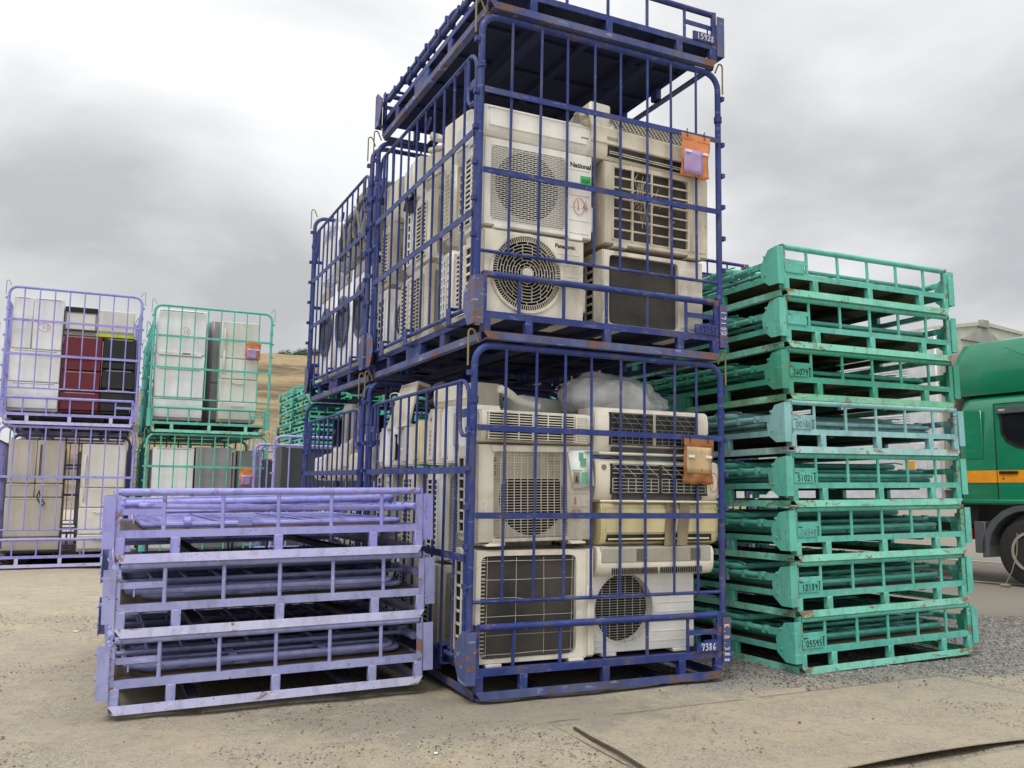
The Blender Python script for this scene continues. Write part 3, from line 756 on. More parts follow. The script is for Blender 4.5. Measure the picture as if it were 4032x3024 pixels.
# ------------------------------------------------------------------ indoor units
def prof(h, d, nose=.3):
    """(y,z) outline of a wall unit, front at y=0, rounded towards the bottom front"""
    return [(d,0),(d*.25,0),(d*.10,h*.06),(d*.02,h*.2),(0,h*.42),(0,h*.80),(d*.05,h*.95),(d*.14,h),(d,h)]
def indoor(mw, label, kind, w=.80, h=.28, d=.19, mat='cream', group='scrapped indoor units', smooth=True):
    root = thing('indoor_unit', label, 'air conditioner', mw, group)
    P = prof(h, d); mb = MB(); mb.prism(P, 'x', .012, w-.012)
    for x0, x1 in ((0,.012),(w-.012,w)): mb.prism([(y+(.004 if y < d*.5 else -.004), z*.985+.002) for y, z in P], 'x', x0, x1)
    if kind in ('smooth','closed','plain'): mb.cbox(.03, w-.03, -.006, .003, h*.30, h*.86, .003)
    part('casing', mb, mat, root)
    if kind in ('smooth','closed'):
        mb = MB(); mb.box(.05, w-.05, .006, .012, h*.10, h*.20); 
        a = MB(); a.box(.04, w-.06, -.003, .018, h*.085, h*.255); part('air_outlet', a, 'black', root, False)
        a = MB(); a.cbox(.045, w-.08, -.008, -.001, h*.13, h*.17, .002); part('louver', a, mat, root)
    if kind == 'ribbed':
        a = MB(); a.box(.05, w*.83, -.0035, .02, h*.10, h*.93); part('air_inlet', a, 'dark', root, False)
        g = MB()
        for j in range(11): z = h*(.13+.078*j); g.box(.045, w*.84, -.009, -.0035, z-.0028, z+.0028)
        for i in range(7): x = .055+(w*.78)*i/6; t = .010 if i == 3 else .0032; g.box(x-t, x+t, -.0105, -.0035, h*.10, h*.93)
        for j in range(12): z = h*(.1+.078*j); g.box(w*.84, w-.03, -.0045, -.0005, z-.0022, z+.0022)
        part('inlet_grille', g, mat, root, False)
    if kind in ('filter','tanfilter'):
        a = MB(); a.cur = 0; a.box(.10, w-.10, -.0035, .02, h*.20, h*.90)
        part('air_inlet', a, 'black', root, False)
        g = MB(); c_ = w/2
        for x0, x1 in ((.115,c_-.012),(c_+.012,w-.115)):
            for i in range(7): x = x0+(x1-x0)*i/6; g.box(x-.0018,x+.0018,-.008,-.0036,h*.24,h*.56)
            for j in range(9): z = h*(.24+.04*j) if j < 4 else h*(.40+.12*(j-4)); 
            for z in (h*.24,h*.32,h*.40,h*.48,h*.56,h*.68,h*.78,h*.88): g.box(x0,x1,-.008,-.0036,z-.0018,z+.0018)
            for i in range(4):
                x = x0+(x1-x0)*i/4; q = (x1-x0)/4
                g.prism([(x,h*.86),(x+.004,h*.86),(x+q+.004,h*.60),(x+q,h*.60)], 'y', -.008, -.0036)
        part('filter_mesh', g, 'midgrey' if kind == 'filter' else 'wire', root, False)
        a = MB(); a.cbox(c_-.009, c_+.009, -.012, -.003, h*.22, h*.90, .002)
        a.cbox(.10, w-.10, -.012, -.002, h*.175, h*.21, .002); part('inlet_frame', a, 'greige' if kind == 'filter' else 'black', root)
        a = MB(); a.box(.12, w-.14, -.001, .02, h*.07, h*.16); part('air_outlet', a, 'fan', root, False)
        a = MB(); a.cbox(.02, w-.02, -.02, .0, .0, h*.055, .006); part('lower_lip', a, mat, root)
    if kind == 'ceiling':   # lying on its back: grey top with recesses, vent row in the lip
        a = MB(); a.cbox(.02, w-.02, -.004, d*.95, h*.46, h*.98, .008); part('mount_panel', a, 'greige', root)
        for x in (w*.36,w*.83): a = MB(); a.box(x-.038, x+.038, -.0058, .0, h*.52, h*.92); part('recess', a, 'hosed', root, False)
        a = MB()
        for i in range(46):
            x = w*.12+i*w*.017
            if i == 23: continue
            a.box(x-.003, x+.003, -.0022, .004, h*.09, h*.30)
        part('vent_slots', a, 'dark', root, False)
    return root

def hose(mw, label, pts, r, mat, name='pipe_bundle', cat='pipe', ribbed=False, group=None):
    mb = MB(); P = [Vector(p) for p in pts]; Q = []
    for i in range(len(P)-1):
        p0, p1, p2, p3 = P[max(i-1,0)], P[i], P[i+1], P[min(i+2,len(P)-1)]
        for t in range(8):
            u = t/8; Q.append(.5*((2*p1)+(p2-p0)*u+(2*p0-5*p1+4*p2-p3)*u*u+(3*p1-p0-3*p2+p3)*u**3))
    Q.append(P[-1]); mb.tube(Q, [r*(1+.16*(i%2)) if ribbed else r*(1+.08*math.sin(i*1.3)) for i in range(len(Q))], 9)
    o = part(name, mb, mat); o.matrix_world = mw; return tag(o, label, cat, group)

def pouch(mw, label, old=False, far=False):
    """document pouch, origin at its top-left corner, hanging in the xz plane, facing -y"""
    root = thing('document_pouch', label, 'document pouch', mw, 'orange document pouches')
    w_, h_ = .225, .285
    mb = MB(); nx, nz = 8, 10; vs = []
    for j in range(nz+1):
        for i in range(nx+1):
            x, z = w_*i/nx, -h_*j/nz; vs.append((x+.005*math.sin(j*.9), (.010*math.sin(i*1.1+j*.8)+.005*math.sin(i*2.3-j*1.9))*j/nz+(.014*j/nz), z+.006*math.sin(i*1.7)*(j == nz)))
    mb._add(vs, [(j*(nx+1)+i, j*(nx+1)+i+1, (j+1)*(nx+1)+i+1, (j+1)*(nx+1)+i) for j in range(nz) for i in range(nx)])
    o = part('sleeve', mb, 'pouch_old' if old else 'pouch', root); so = o.modifiers.new('thickness', 'SOLIDIFY'); so.thickness = .003
    mb = MB(); mb.cbox(-.002, w_+.002, -.003, .004, -.040, .002, .001); part('header_strip', mb, 'pouch_old' if old else 'pouch', root)
    mb = MB(); vs = []
    for j in range(6):
        for i in range(7): x, z = .018+(w_-.075 if not old else w_-.035)*i/6, -.105-.165*j/5; vs.append((x, -.011+.012*(-z/h_)+.002*math.sin(i*1.4+j), z))
    if old: vs = [(v[0], v[1], v[2]+.055) for v in vs]
    mb._add(vs, [(j*7+i, j*7+i+1, (j+1)*7+i+1, (j+1)*7+i) for j in range(5) for i in range(6)])
    o = part('form', mb, 'tan_sheet' if old else 'lilac_sheet', root); so = o.modifiers.new('thickness', 'SOLIDIFY'); so.thickness = .0012
    mb = MB()
    for x in (.03,.165): mb.box(x, x+.042, -.0135, -.003, -.128 if not old else -.118, -.112 if not old else -.102)
    part('clip_tape', mb, 'paper', root, False)
    if not far:
        for x in (.04,.18):
            mb = MB(); mb.tube([(x,-.006,-.022),(x-.003,-.012,.0),(x,-.006,.036),(x+.003,.010,.030),(x,.008,-.01)], .0022, 6); part('tie', mb, 'cable', root)
    return root

# ================================================================== PLACE THE CAGES
FM = frame('m')
ORD = ['first','second','third','fourth','fifth','sixth','seventh','eighth','ninth','tenth','eleventh','twelfth']
open_cage(FM, 'blue', 'blue wire cage standing on the gravel, full of air conditioners, plate reads 7386', plate=('7386','ink_w'), group='blue wire cages')
open_cage(FM @ T(.0,.0,H), 'blue', 'blue wire cage stacked second high in front, worn lower corners, plate reads 17152', plate=('17152','ink_k'), group='blue wire cages')
folded(FM @ T(.0,.0,2*H), 'blue', 'folded blue cage lying on top of the tall front stack, plate reads 15928', flip=False, plate=('15928','ink_w'), fz=.388, group='folded blue cages')
F2 = FM @ T(-.012, D+.075, -.005, .004)
open_cage(F2, 'blue', 'blue wire cage on the ground behind the front one, heaped with indoor units', b1=1.51, group='blue wire cages')
open_cage(F2 @ T(.0,.0,H), 'blue', 'blue wire cage stacked behind the front tower, filled with washing machines', group='blue wire cages')
# writing on the two right-hand corner guards
def guard_text(parent_mw, txt, zt, label_parent=None):
    mb = MB(); script_text(mb, txt, W+.012, zt, .036, .0046, -.0125, sp=.98, vert=True)
    return part('painted_number', mb, 'ink_w')
for root, txt, zt in ((0,'K.N.388',.33),(1,'17152',.33)):
    rr = [o for o in bpy.data.objects if o.name.startswith('cage_pallet') and o.get('group') == 'blue wire cages'][root]
    gd = [c for c in rr.children if c.name.startswith('corner_guard')][1]
    o = guard_text(None, txt, zt); o.parent = gd; o.location = (-W,0,0)
# corner guard instances sit at x=W, so the writing is offset back by W

GF = frame('g')
GN = ['05595','12189','16548','51021','00160','36079','','']
GC = ['teal','teal','teal','teal','aqua','green','teal','teal']
for i in range(8):
    c = GC[i]; rn = random.Random(i)
    lab = {0:'turquoise folded cage at the bottom of the right stack, plate reads 05595',1:'turquoise folded cage second from the ground, plate reads 12189',
           2:'turquoise folded cage third from the ground, faded plate number',3:'rust-streaked turquoise folded cage, plate reads 51021',4:'pale aqua folded cage in the right stack, faint plate 00160',
           5:'green folded cage under two blank-plated ones, plate reads 36079',6:'folded cage with blank plate, second from the top of the right stack',7:'turquoise folded cage on top of the right stack, blank plate'}[i]
    root = folded(GF @ T(rn.uniform(-.008,.008), rn.uniform(-.008,.008), i*HF, rn.uniform(-.004,.004)), c, lab, flip=True,
                  plate=(GN[i], 'ink_g' if i in (2,4) else 'ink_k'), fz=.352, group='folded cages in the right stack')
    if i in (3,4,5,6):
        mb = MB(); mb.box(-.012,-.006,1.14,1.42,.015,.150); pl_ = part('side_plate', mb, c, root)
        t = printed('stencil_digits', {3:'223 118',4:'223 079',5:'23 995',6:'223 041'}[i], .052, 'ink_k', Matrix.Translation((-.0128,1.405,.085)) @ Matrix.Rotation(R(-90),4,'Z') @ Matrix.Rotation(R(90),4,'X'), pl_)
PF = frame('p')
for i in range(3):
    folded(PF @ T((0,.012,-.006)[i], 0, i*.3747, (0,.004,-.003)[i]), ('slate','slate','purple')[i], ['lilac folded cage lying on the dirt at the bottom of the low stack','lilac folded cage in the middle of the low stack of three','lilac folded cage on top of the low stack, panels loose and askew'][i],
           flip=True, plate=None, fz=.362, group='lilac folded cages in the low stack', messy=(i == 2))
# tall stack of folded blue cages seen behind the tower
bx = Matrix.Translation((2.90,10.55,0)) @ Matrix.Rotation(.43,4,'Z') @ T(-W,0,0)
for i in range(11):
    folded(bx @ T(random.uniform(-.01,.01),0,i*HF), 'blue', '%s folded blue cage counted from the top of the far blue stack' % ORD[10-i], flip=False, plate=None, fz=.36, near=False, group='folded blue cages')

# ================================================================== CONTENTS OF THE FRONT TOWER
FL = .157   # floor of a cage
def PM(x, y, z, rz=0, rx=0, ry=0): return FM @ T(x,y,z,rz,rx,ry)
# lower cage, front row
outdoor(PM(.012,.055,FL), 'bare outdoor unit, dark fins behind a bent wire grid, bottom left of the lower cage', 'coil', .775, .655, .31, 'cream', 'coarse')
outdoor(PM(.80,.10,FL+.005), 'white outdoor unit with round wire grille behind plate 7386', 'round', .76, .52, .28, 'white', 'grid')
u = outdoor(PM(.022,.06,.835,ry=R(-1)), 'outdoor unit with square louvred grille and a printed sheet taped on', 'square', .755, .585, .30, 'cream2', 'coarse')
mb = MB(); mb.cbox(.05,.14,-.02,.30,0,.012,.002); mb.cbox(.60,.70,-.02,.30,0,.012,.002)
o = part('mounting_foot', mb, 'cream', u); o.location = (0,0,.0)
mb = MB(); mb._add([(.585,-.008,.555),(.745,-.010,.562),(.768,-.012,.345),(.62,-.012,.325)], [(0,1,2,3)])
sh = part('printed_sheet', mb, 'paper', u); so = sh.modifiers.new('thickness','SOLIDIFY'); so.thickness = .001
mb = MB()
for i, (a, b_, c, d_, m_) in enumerate(((.70,.74,.545,.552,0),(.66,.69,.50,.545,0),(.61,.68,.434,.440,0),(.622,.665,.352,.425,1),(.68,.72,.355,.425,0),(.67,.71,.46,.51,0))):
    mb.cur = m_; mb.box(a,b_,-.0142,-.0125,c,d_)
mb.cur = 2; mb.prism([(.632,.365),(.655,.365),(.650,.395),(.643,.41),(.636,.395)], 'y', -.0155, -.0143)
part('print', mb, ['papergreen','paperbrown','papernavy'], sh, False)
mb = MB(); script_text(mb, 'k', .625, .235, .04, .0026, -.0045); script_text(mb, '11', .622, .165, .035, .0026, -.0045)
rr = [( .645+.034*math.cos(a), .178+.028*math.sin(a)) for a in [i*.4 for i in range(17)]]; ribbon(mb, rr, .0024, -.0045)
part('marker_writing', mb, 'ink_r', u, False)
indoor(PM(.015,.05,1.432), 'cream indoor unit with ribbed inlet grille on the top left of the lower cage', 'ribbed', .745, .195, .24, 'cream')
indoor(PM(.79,.055,1.385,ry=R(0)), 'large white indoor unit with its filters showing, right side of the lower cage', 'filter', .86, .295, .22, 'cream')
u = indoor(PM(.79,.04,1.093), 'indoor unit with black-framed filters and a circled red 14', 'tanfilter', .93, .265, .22, 'ivory')
mb = MB(); script_text(mb, '14', .862, .10, .07, .003, -.0005); rr = [(.886+.032*math.cos(i*.4), .135+.062*math.sin(i*.4)) for i in range(17)]; ribbon(mb, rr, .0026, -.0005)
part('marker_writing', mb, 'ink_r', u, False)
mb = MB(); mb.tube([(.055,-.0035,.215),(.055,.004,.215)], .017, 16); part('round_badge', mb, 'midgrey', u)
u = indoor(PM(.835,.05,.830), 'yellowed indoor unit bound with brown tape', 'closed', .885, .262, .22, 'yellow')
mb = MB(); 
for x0, x1, k_ in ((.47,.55,-.018),(.575,.655,-.03)):
    mb.prism([(x0,.262+.004),(x1,.262+.004),(x1+k_,-.004),(x0+k_,-.004)], 'y', -.014, -.0105)
part('brown_tape', mb, 'tape', u)
mb = MB(); mb.box(.045,.085,-.003,.004,.10,.19); a = part('sticker', mb, 'paper', u, False)
indoor(PM(.80,.03,.640), 'flat ceiling-type indoor unit with a row of vent slots, lying on the round-grilled unit', 'ceiling', .865, .185, .30, 'cream')
mb = MB(); rnd = random.Random(2)
for i in range(5): x = .80+i*.15; mb._add([(x,.2,.83+rnd.uniform(0,.01)),(x+.16,.2,.84),(x+.16,.36,.84),(x,.36,.832)], [(0,1,2,3)])
# white plastic bag
me = bpy.data.meshes.new('plastic_bag'); bmm = bmesh.new(); bmesh.ops.create_icosphere(bmm, subdivisions=5, radius=1)
for v in bmm.verts:
    c = v.co.copy(); n = noise.noise(c*1.6+Vector((3,1,2)))*.22+abs(noise.noise(c*3+Vector((1,5,2))))*.13+abs(noise.noise(c*7))*.05
    r_ = 1+n; x, y, z = c.x*r_, c.y*r_, c.z*r_
    if x > 0: z *= 1-.35*min(x,1); x *= 1.25
    v.co = Vector((x*.33, y*.25, max(z, -.42)*.195))
bmm.to_mesh(me); bmm.free(); me.materials.append(MT['bag']); [setattr(p_, 'use_smooth', True) for p_ in me.polygons]
o = obj('plastic_bag', me); o.matrix_world = PM(1.10,.42,1.757,R(4)); tag(o, 'crumpled white plastic bag lying on the indoor units behind the bars', 'plastic bag')
hose(FM, 'frayed white insulated pipe lying on the ribbed indoor unit', [(.18,.14,1.76),(.24,.16,1.745),(.34,.2,1.70),(.48,.22,1.672)], .024, 'hosew')
u = indoor(PM(.50,.45,1.60,R(25)), 'small white indoor unit lying at the back beside the plastic bag', 'smooth', .5, .17, .16, 'white')
indoor(PM(.05,.33,1.43,R(4)), 'grey-white indoor unit lying behind the ribbed one, top left', 'plain', .6, .2, .2, 'greige')
# lower cage: rows of outdoor units behind, seen through the gate
def rowlabel(lvl, k_, what): return '%s, %s row from the front, %s' % (what, ORD[k_], lvl)
lay = [(.66,'brick','grid',0,.30,.02),(1.28,'brick','fine',0,.30,.05),(1.85,'ring','coarse',0,.29,.02)]
for k_, (y, st, sd_, rz, d_, x) in enumerate(lay):
    h_ = .50
    outdoor(PM(x,y,FL), rowlabel('bottom layer of the lower front cage', k_+1, 'outdoor unit'), st, .78, h_+.02, d_, ['cream','cream2','white'][k_%3], sd_)
    if st != 'ring': outdoor(PM(x+.01,y,FL+h_+.03), rowlabel('upper layer of the lower front cage', k_+1, 'outdoor unit'), st, .78, .60, d_, ['white','cream','cream2'][k_%3], sd_)
    else: outdoor(PM(x+.01,y,FL+.62), rowlabel('upper layer of the lower front cage', k_+1, 'outdoor unit'), 'ribcol', .78, .52, d_, 'cream2', sd_)
for k_, y in enumerate((.42,.98,1.5)):
    outdoor(PM(.12,y,FL), rowlabel('set back in the lower front cage', k_+1, 'cream outdoor unit'), 'ribcol', .75, .55, .2, 'cream2', 'grid')
for k_, y in enumerate((.5,1.1,1.75)):
    outdoor(PM(.86,y,FL), rowlabel('right half of the lower front cage', k_+1, 'outdoor unit'), 'ribcol', .78, 1.05, .3, 'dirty', 'grid')
# indoor units standing on end along the gate (local x runs up), faces towards the gate
def upright(y, z, kind, w_, h_, d_, mat, lab, tilt=0, x=.02, base=None): 
    m_ = (base or FM) @ Matrix.Translation((x,y,z)) @ Matrix.Rotation(R(-90),4,'Z') @ Matrix.Rotation(R(tilt),4,'Y') @ Matrix.Rotation(R(-90),4,'Y') @ Matrix.Translation((0,0,-h_))
    return indoor(m_, lab, kind, w_, h_, d_, mat)
UP = [(.50,'plain',.35,.22,.18,'white','white indoor unit end-up beside the gate, nearest the front corner'),
      (.80,'plain',.36,.19,.2,'white','glossy white indoor unit end-up, second from the front corner'),
      (1.08,'plain',.37,.20,.2,'ivory','beige indoor unit end-up with lettered side, middle of the gate'),
      (1.36,'plain',.30,.19,.2,'yellow','pale yellow indoor unit end-up with a blue sticker'),
      (1.64,'plain',.28,.23,.2,'cream2','grey-cream indoor unit end-up near the rear of the gate'),
      (1.94,'closed',.29,.20,.2,'cream','cream indoor unit end-up, rearmost but one by the gate'),
      (2.2,'plain',.30,.17,.2,'white','white indoor unit end-up against the rear post')]
for y, kd, w_, h_, d_, mt, lb in UP:
    u = upright(y-.1, 1.315, kd, w_, h_, d_, mt, lb, tilt=(y*37%7-3)*1.0)
    if mt == 'ivory':
        for q_ in range(6): mb = MB(); mb.box(.06+q_*.03,.078+q_*.03,-.0085,-.0062,.10,.125); part('lettering', mb, 'greige', u, False)
        mb = MB(); mb.tube([(.30,-.009,.11),(.30,-.005,.11)], .013, 14); part('round_badge', mb, 'midgrey', u)
    if mt == 'yellow':
        mb = MB(); mb.box(.12,.27,-.008,-.0035,.10,.125); part('sticker', mb, 'paper', u, False)
mb = MB(); mb.prism([(0,0),(.55,0),(.50,.30),(.10,.33)], 'y', 0, .012); mb.prism([(0,0),(.55,0),(.55,-.02),(0,-.02)], 'y', 0, .12); mb.box(.10,.50,0,.10,.30,.325)
o = part('casing_cover', mb, 'ivory'); o.matrix_world = FM @ Matrix.Translation((.03,1.95,1.62)) @ Matrix.Rotation(R(-90),4,'Z') @ Matrix.Rotation(R(-14),4,'X'); tag(o, 'empty beige casing cover leaning over the upright indoor units', 'casing cover')
indoor(PM(.06,.98,1.685,R(-82)), 'beige indoor unit lying on top of the upright ones by the gate', 'plain', .5, .15, .22, 'ivory')
indoor(PM(.25,1.25,1.64,R(-86)), 'cream indoor unit lying under the loop of cable', 'plain', .5, .17, .2, 'cream2')
hose(FM, 'grey cable coil on top of the indoor units in the lower cage', [(.15,1.0,1.85),(.2,1.2,1.9),(.2,1.5,1.86),(.3,1.7,1.82),(.35,1.4,1.84),(.3,1.1,1.82),(.2,1.3,1.79),(.2,1.6,1.78)], .016, 'hosed', 'cable_coil', 'cable')
hose(FM, 'thin white wire looping down over the casing cover', [(.06,1.95,1.78),(.02,1.85,1.86),(.02,1.62,1.84),(0.02,1.55,1.7),(0.02,1.62,1.5),(.02,1.5,1.42)], .004, 'hosew', 'wire', 'wire')

# upper cage, front row
UM = FM @ T(0,0,H)
def PU(x, y, z, rz=0, rx=0, ry=0): return UM @ T(x,y,z,rz,rx,ry)
u = outdoor(PU(.02,.055,.145), 'outdoor unit with round concentric fan grille at the bottom left of the upper cage', 'ring', .68, .535, .29, 'cream', 'coarse')
printed('lettering', 'Panasonic', .036, 'ink_k', TXT(.475,-.0008,.475), u, .028)
u = outdoor(PU(.012,.06,.683), 'white outdoor unit with brick-pattern louvre, green sticker and red 14', 'brick', .745, .565, .30, 'white', 'grid')
printed('lettering', 'National', .044, 'ink_k', TXT(.585,-.0008,.475), u, .028)
mb = MB(); mb.box(.66,.735,-.0045,-.0005,.36,.425); st = part('green_sticker', mb, 'sticker_green', u, False)
mb = MB(); script_text(mb, 'k2k1', .668, .38, .022, .0022, -.005); part('ink', mb, 'ink_k', st, False)
mb = MB(); script_text(mb, '14', .625, .19, .07, .003, -.0036); rr = [(.652+.038*math.cos(i*.4), .222+.055*math.sin(i*.4)) for i in range(17)]; ribbon(mb, rr, .0026, -.0036)
part('marker_writing', mb, 'ink_r', u, False)
u0 = indoor(PU(.005,.05,1.255,ry=R(.4)), 'long smooth white indoor unit lying on the white brick-louvred one', 'plain', .735, .205, .26, 'white')
mb = MB(); mb.box(.66,.715,-.0075,-.0062,.10,.108); part('badge', mb, 'midgrey', u0, False)
mb = MB(); mb.cbox(.02,.715,-.010,.02,.168,.180,.004); part('trim_strip', mb, 'white', u0)
outdoor(PU(.842,.06,.145), 'dented outdoor unit with dark bare fins, bottom right of the upper cage', 'coilplain', .775, .515, .34, 'cream', 'coarse')
outdoor(PU(.84,.05,.675,ry=R(.3)), 'dirty outdoor unit with dead vines in its four-by-seven cell grille', 'cells', .815, .565, .36, 'dirty', 'louvre')
# tilted ribbed indoor unit on top right
root = thing('indoor_unit', 'cream indoor unit tilted back, ribbed top and open outlet, top right', 'air conditioner', PU(.735,.05,1.255,R(1),R(0),R(1.5)), 'scrapped indoor units')
mb = MB(); w_ = .93; P = [(.02,.0),(0,.03),(.0,.095),(-.01,.10),(-.01,.20),(.015,.215),(.125,.355),(.16,.365),(.30,.33),(.30,0)]
mb.prism(P, 'x', .0, w_); part('casing', mb, 'ivory', root)
mb = MB(); mb.cbox(.0,.16,.02,.24,.205,.375,.012); part('terminal_cover', mb, 'cream', root)
mb = MB(); mb.box(.13,.90,-.0035,.03,.022,.092); part('air_outlet', mb, 'black', root, False)
mb = MB()
for z in (.035,.048): mb.cbox(.14,.88,-.010,-.004,z,z+.007,.002)
part('louver', mb, 'hose', root)
mb = MB()
def topz(y): return .215+(y-.015)*(.14/.11)
mb._add([(.19,.021,topz(.024)+.001),(.90,.021,topz(.024)+.001),(.90,.115,topz(.118)+.001),(.19,.115,topz(.118)+.001)], [(0,1,2,3)]); a = part('air_inlet', mb, 'dark', root, False)
mb = MB()
for i in range(23):
    x = .19+.71*i/22; mb.tube([(x,.018,topz(.024)+.003),(x,.112,topz(.118)+.003)], .0022, 4)
for j in range(8):
    y = .022+.094*j/7; mb.tube([(.19,y-.003,topz(y)+.004),(.90,y-.003,topz(y)+.004)], .0022, 4)
part('inlet_grille', mb, 'ivory', root, False)
mb = MB(); mb.box(.12,.20,-.0125,-.0098,.125,.145); part('badge', mb, 'greige', root, False)
hose(UM, 'stub of ribbed pipes sticking out between the two top indoor units', [(.80,.12,1.44),(.74,.10,1.47),(.70,.06,1.50),(.675,.03,1.515)], .027, 'hose', ribbed=True)
hose(UM, 'second pipe stub below the ribbed one at the top of the upper cage', [(.80,.10,1.41),(.73,.07,1.45),(.69,.03,1.475)], .018, 'hose')
# rows behind, seen through the gate of the upper cage
ROW = [(.40,'ribcol','fine',.06,.20),(.66,'ribcol','coarse',.03,.14),(1.06,'brick','grid',.03,.34),(1.44,'ribcol','coarse',.03,.24),(1.99,'brick','grid',.02,.27)]
for k_, (y, st, sd_, x, d_) in enumerate(ROW):
    for j in range(2):
        s2 = st
        if j == 0 and k_ == 4: s2 = 'ring'
        outdoor(PU(x+.01*j,y,.157+j*.555), rowlabel('%s layer of the upper front cage' % ('bottom' if j == 0 else 'upper'), k_+1, 'outdoor unit'), s2, .78, .54 if j == 0 else .53+.05*(k_%2), d_, ['cream2','cream','cream','white','cream2'][k_] if j else ['cream','white','cream2','cream','white'][k_], ['grid','coarse','fine','grid','coarse'][(k_+j)%5])
for k_, y in enumerate((.5,.95,1.4,1.85)):
    outdoor(PU(.88,y,.157), rowlabel('right half of the upper front cage', k_+1, 'outdoor unit'), 'ribcol', .76, .95, .3, 'dirty', 'grid')
TOPS = [(.36,1.24,'plain',.60,.26,'white','white indoor unit standing on the upper row just behind the corner post',-86),(.60,1.24,'plain',.5,.38,'cream','cream indoor unit on edge under the deck of the top cage',-84),
        (.98,1.24,'plain',.4,.30,'cream2','grey-cream indoor unit beside the torn pipe in the upper cage',-80),(1.45,1.25,'closed',.5,.33,'white','broken white indoor unit in the middle of the upper row',-95),
        (2.0,1.25,'plain',.45,.36,'cream','cream indoor unit at the rear end of the upper row',-88)]
for y, z, kd, w_, h_, mt, lb, rz in TOPS: indoor(PU(.03,y+.25,z,R(rz)), lb, kd, min(w_,.34), h_, .3, mt)
hose(UM, 'short white pipe end poking towards the gate, upper cage', [(.12,.78,1.50),(.04,.86,1.52),(-.02,.93,1.56)], .028, 'hosew')
hose(UM, 'ribbed drain hose end beside the white pipe in the upper cage', [(.14,.74,1.46),(.05,.84,1.46),(-.02,.97,1.465)], .020, 'hose', ribbed=True)
mb = MB(); mb.cbox(0,.16,0,.012,0,.15,.004); mb.cbox(.03,.06,.010,.018,.03,.12,.002); o = part('mounting_plate', mb, 'tblack'); o.matrix_world = PU(.0,1.62,1.22,R(-80),ry=R(20)); tag(o, 'black perforated mounting plate jammed behind the gate bars', 'mounting plate')

# document pouches
pouch(FM @ T(1.395,-.022,2.0321+1.5136-.012,ry=R(1)), 'bright orange document pouch with a lilac form on the upper front cage')
pouch(FM @ T(1.402,-.022,1.5136-.012,ry=R(1)), 'faded, browned orange document pouch on the lower front cage', old=True)

# ================================================================== WASHING MACHINES AND INDOOR UNITS BEHIND
def washer(mw, label, back=False, wrap=False, lean=0):
    root = thing('washing_machine', label, 'washing machine', mw, 'washing machines')
    mb = MB(); mb.cbox(0,.60,0,.58,.03,.98,.045); 
    for x in (.06,.54):
        for y in (.06,.52): mb.tube([(x,y,0),(x,y,.04)], .025, 8)
    part('body', mb, 'fwhite' if not back else 'fgrey', root)
    if wrap:
        mb = MB(); mb.cbox(.05,.55,-.006,.004,.10,.80,.02); part('front_panel', mb, 'fwhite', root)
    elif not back:
        mb = MB(); mb.ring((.30,.50), .185, .245, -.022, .004, 48); part('door_ring', mb, 'fdark', root)
        vs = []; mb = MB(); rings = []
        for i in range(6):
            a = i/5*math.pi/2; r_ = .19*math.cos(a*.98)+.002; rings.append([(.30+r_*math.cos(2*math.pi*j/32), -.012-.014*math.sin(a), .50+r_*math.sin(2*math.pi*j/32)) for j in range(32)])
        mb.loft(rings); part('door_window', mb, 'door_glass', root)
        mb = MB(); mb.cbox(.04,.56,-.008,.004,.84,.94,.004); mb.tube([(.46,-.02,.89),(.46,.0,.89)], .025, 14); part('control_panel', mb, 'greige', root)
        mb = MB(); mb.cbox(.40,.56,-.006,.004,.08,.20,.003); part('filter_hatch', mb, 'fwhite', root)
    else:
        mb = MB(); mb.box(.06,.54,-.0035,.004,.12,.86); part('back_panel', mb, 'greige', root, False)
        mb = MB(); mb.tube([(.12,-.02,.2),(.15,-.05,.5),(.30,-.04,.72),(.5,-.03,.76)], .022, 8); mb.tube([(.44,-.02,.15),(.40,-.04,.3),(.45,-.02,.45)], .03, 8); mb.tube([(.08,-.03,.8),(.3,-.06,.62),(.34,-.05,.3)], .014, 7)
        part('hoses', mb, 'midgrey', root)
    return root
WM = F2 @ T(0,0,H)
def wz(y, z, rx=0): return WM @ T(.02,y,z,R(-90),rx)
washer(wz(.68,FL), 'white front-loading washer at the bottom front of the rear upper cage')
washer(wz(1.34,FL), 'white front-loading washer in the middle of the bottom row behind the gate')
washer(wz(2.02,FL), 'white washer at the rear end of the bottom row, dark door ring')
SQ_ = Matrix.Diagonal((1,1,.62,1))
washer(wz(.66,FL+.985,R(3)) @ SQ_, 'grey washer turned back to front with exposed hoses, upper row', back=True)
washer(wz(1.28,FL+.985,R(-3)) @ SQ_, 'grey-backed washer in the middle of the upper row', back=True)
washer(wz(2.0,FL+.985) @ SQ_, 'white washer wrapped in plastic at the rear of the upper row', wrap=True)
mb = MB(); mb.cbox(0,.62,0,.5,0,.56,.06); o = part('plastic_wrap', mb, 'wrap'); o.matrix_world = wz(2.04,FL+1.12); tag(o, 'clear plastic wrapping bulging over the rear washer', 'plastic wrap')
mb = MB(); mb.cbox(0,.55,0,.02,0,.62,.006); mb.cbox(.05,.1,-.012,0,.1,.5,.004); o = part('machine_panel', mb, 'fdark'); o.matrix_world = wz(.62,FL+1.0,R(-6)); tag(o, 'dark grey machine panel leaning against the inside of the gate', 'panel')
LM = F2
def lu(y, z, rz, kd, w_, h_, d_, mt, lb, x=.04): indoor(LM @ T(x,y,z,R(rz)), lb, kd, w_, h_, d_, mt, 'indoor units in the rear lower cage')
lu(.35,1.25,-85,'plain',.30,.35,.3,'cream','cream indoor unit by the post in the rear lower cage')
lu(.70,1.20,-92,'plain',.32,.25,.3,'ivory','rounded ivory indoor unit with a red circle, rear lower cage')
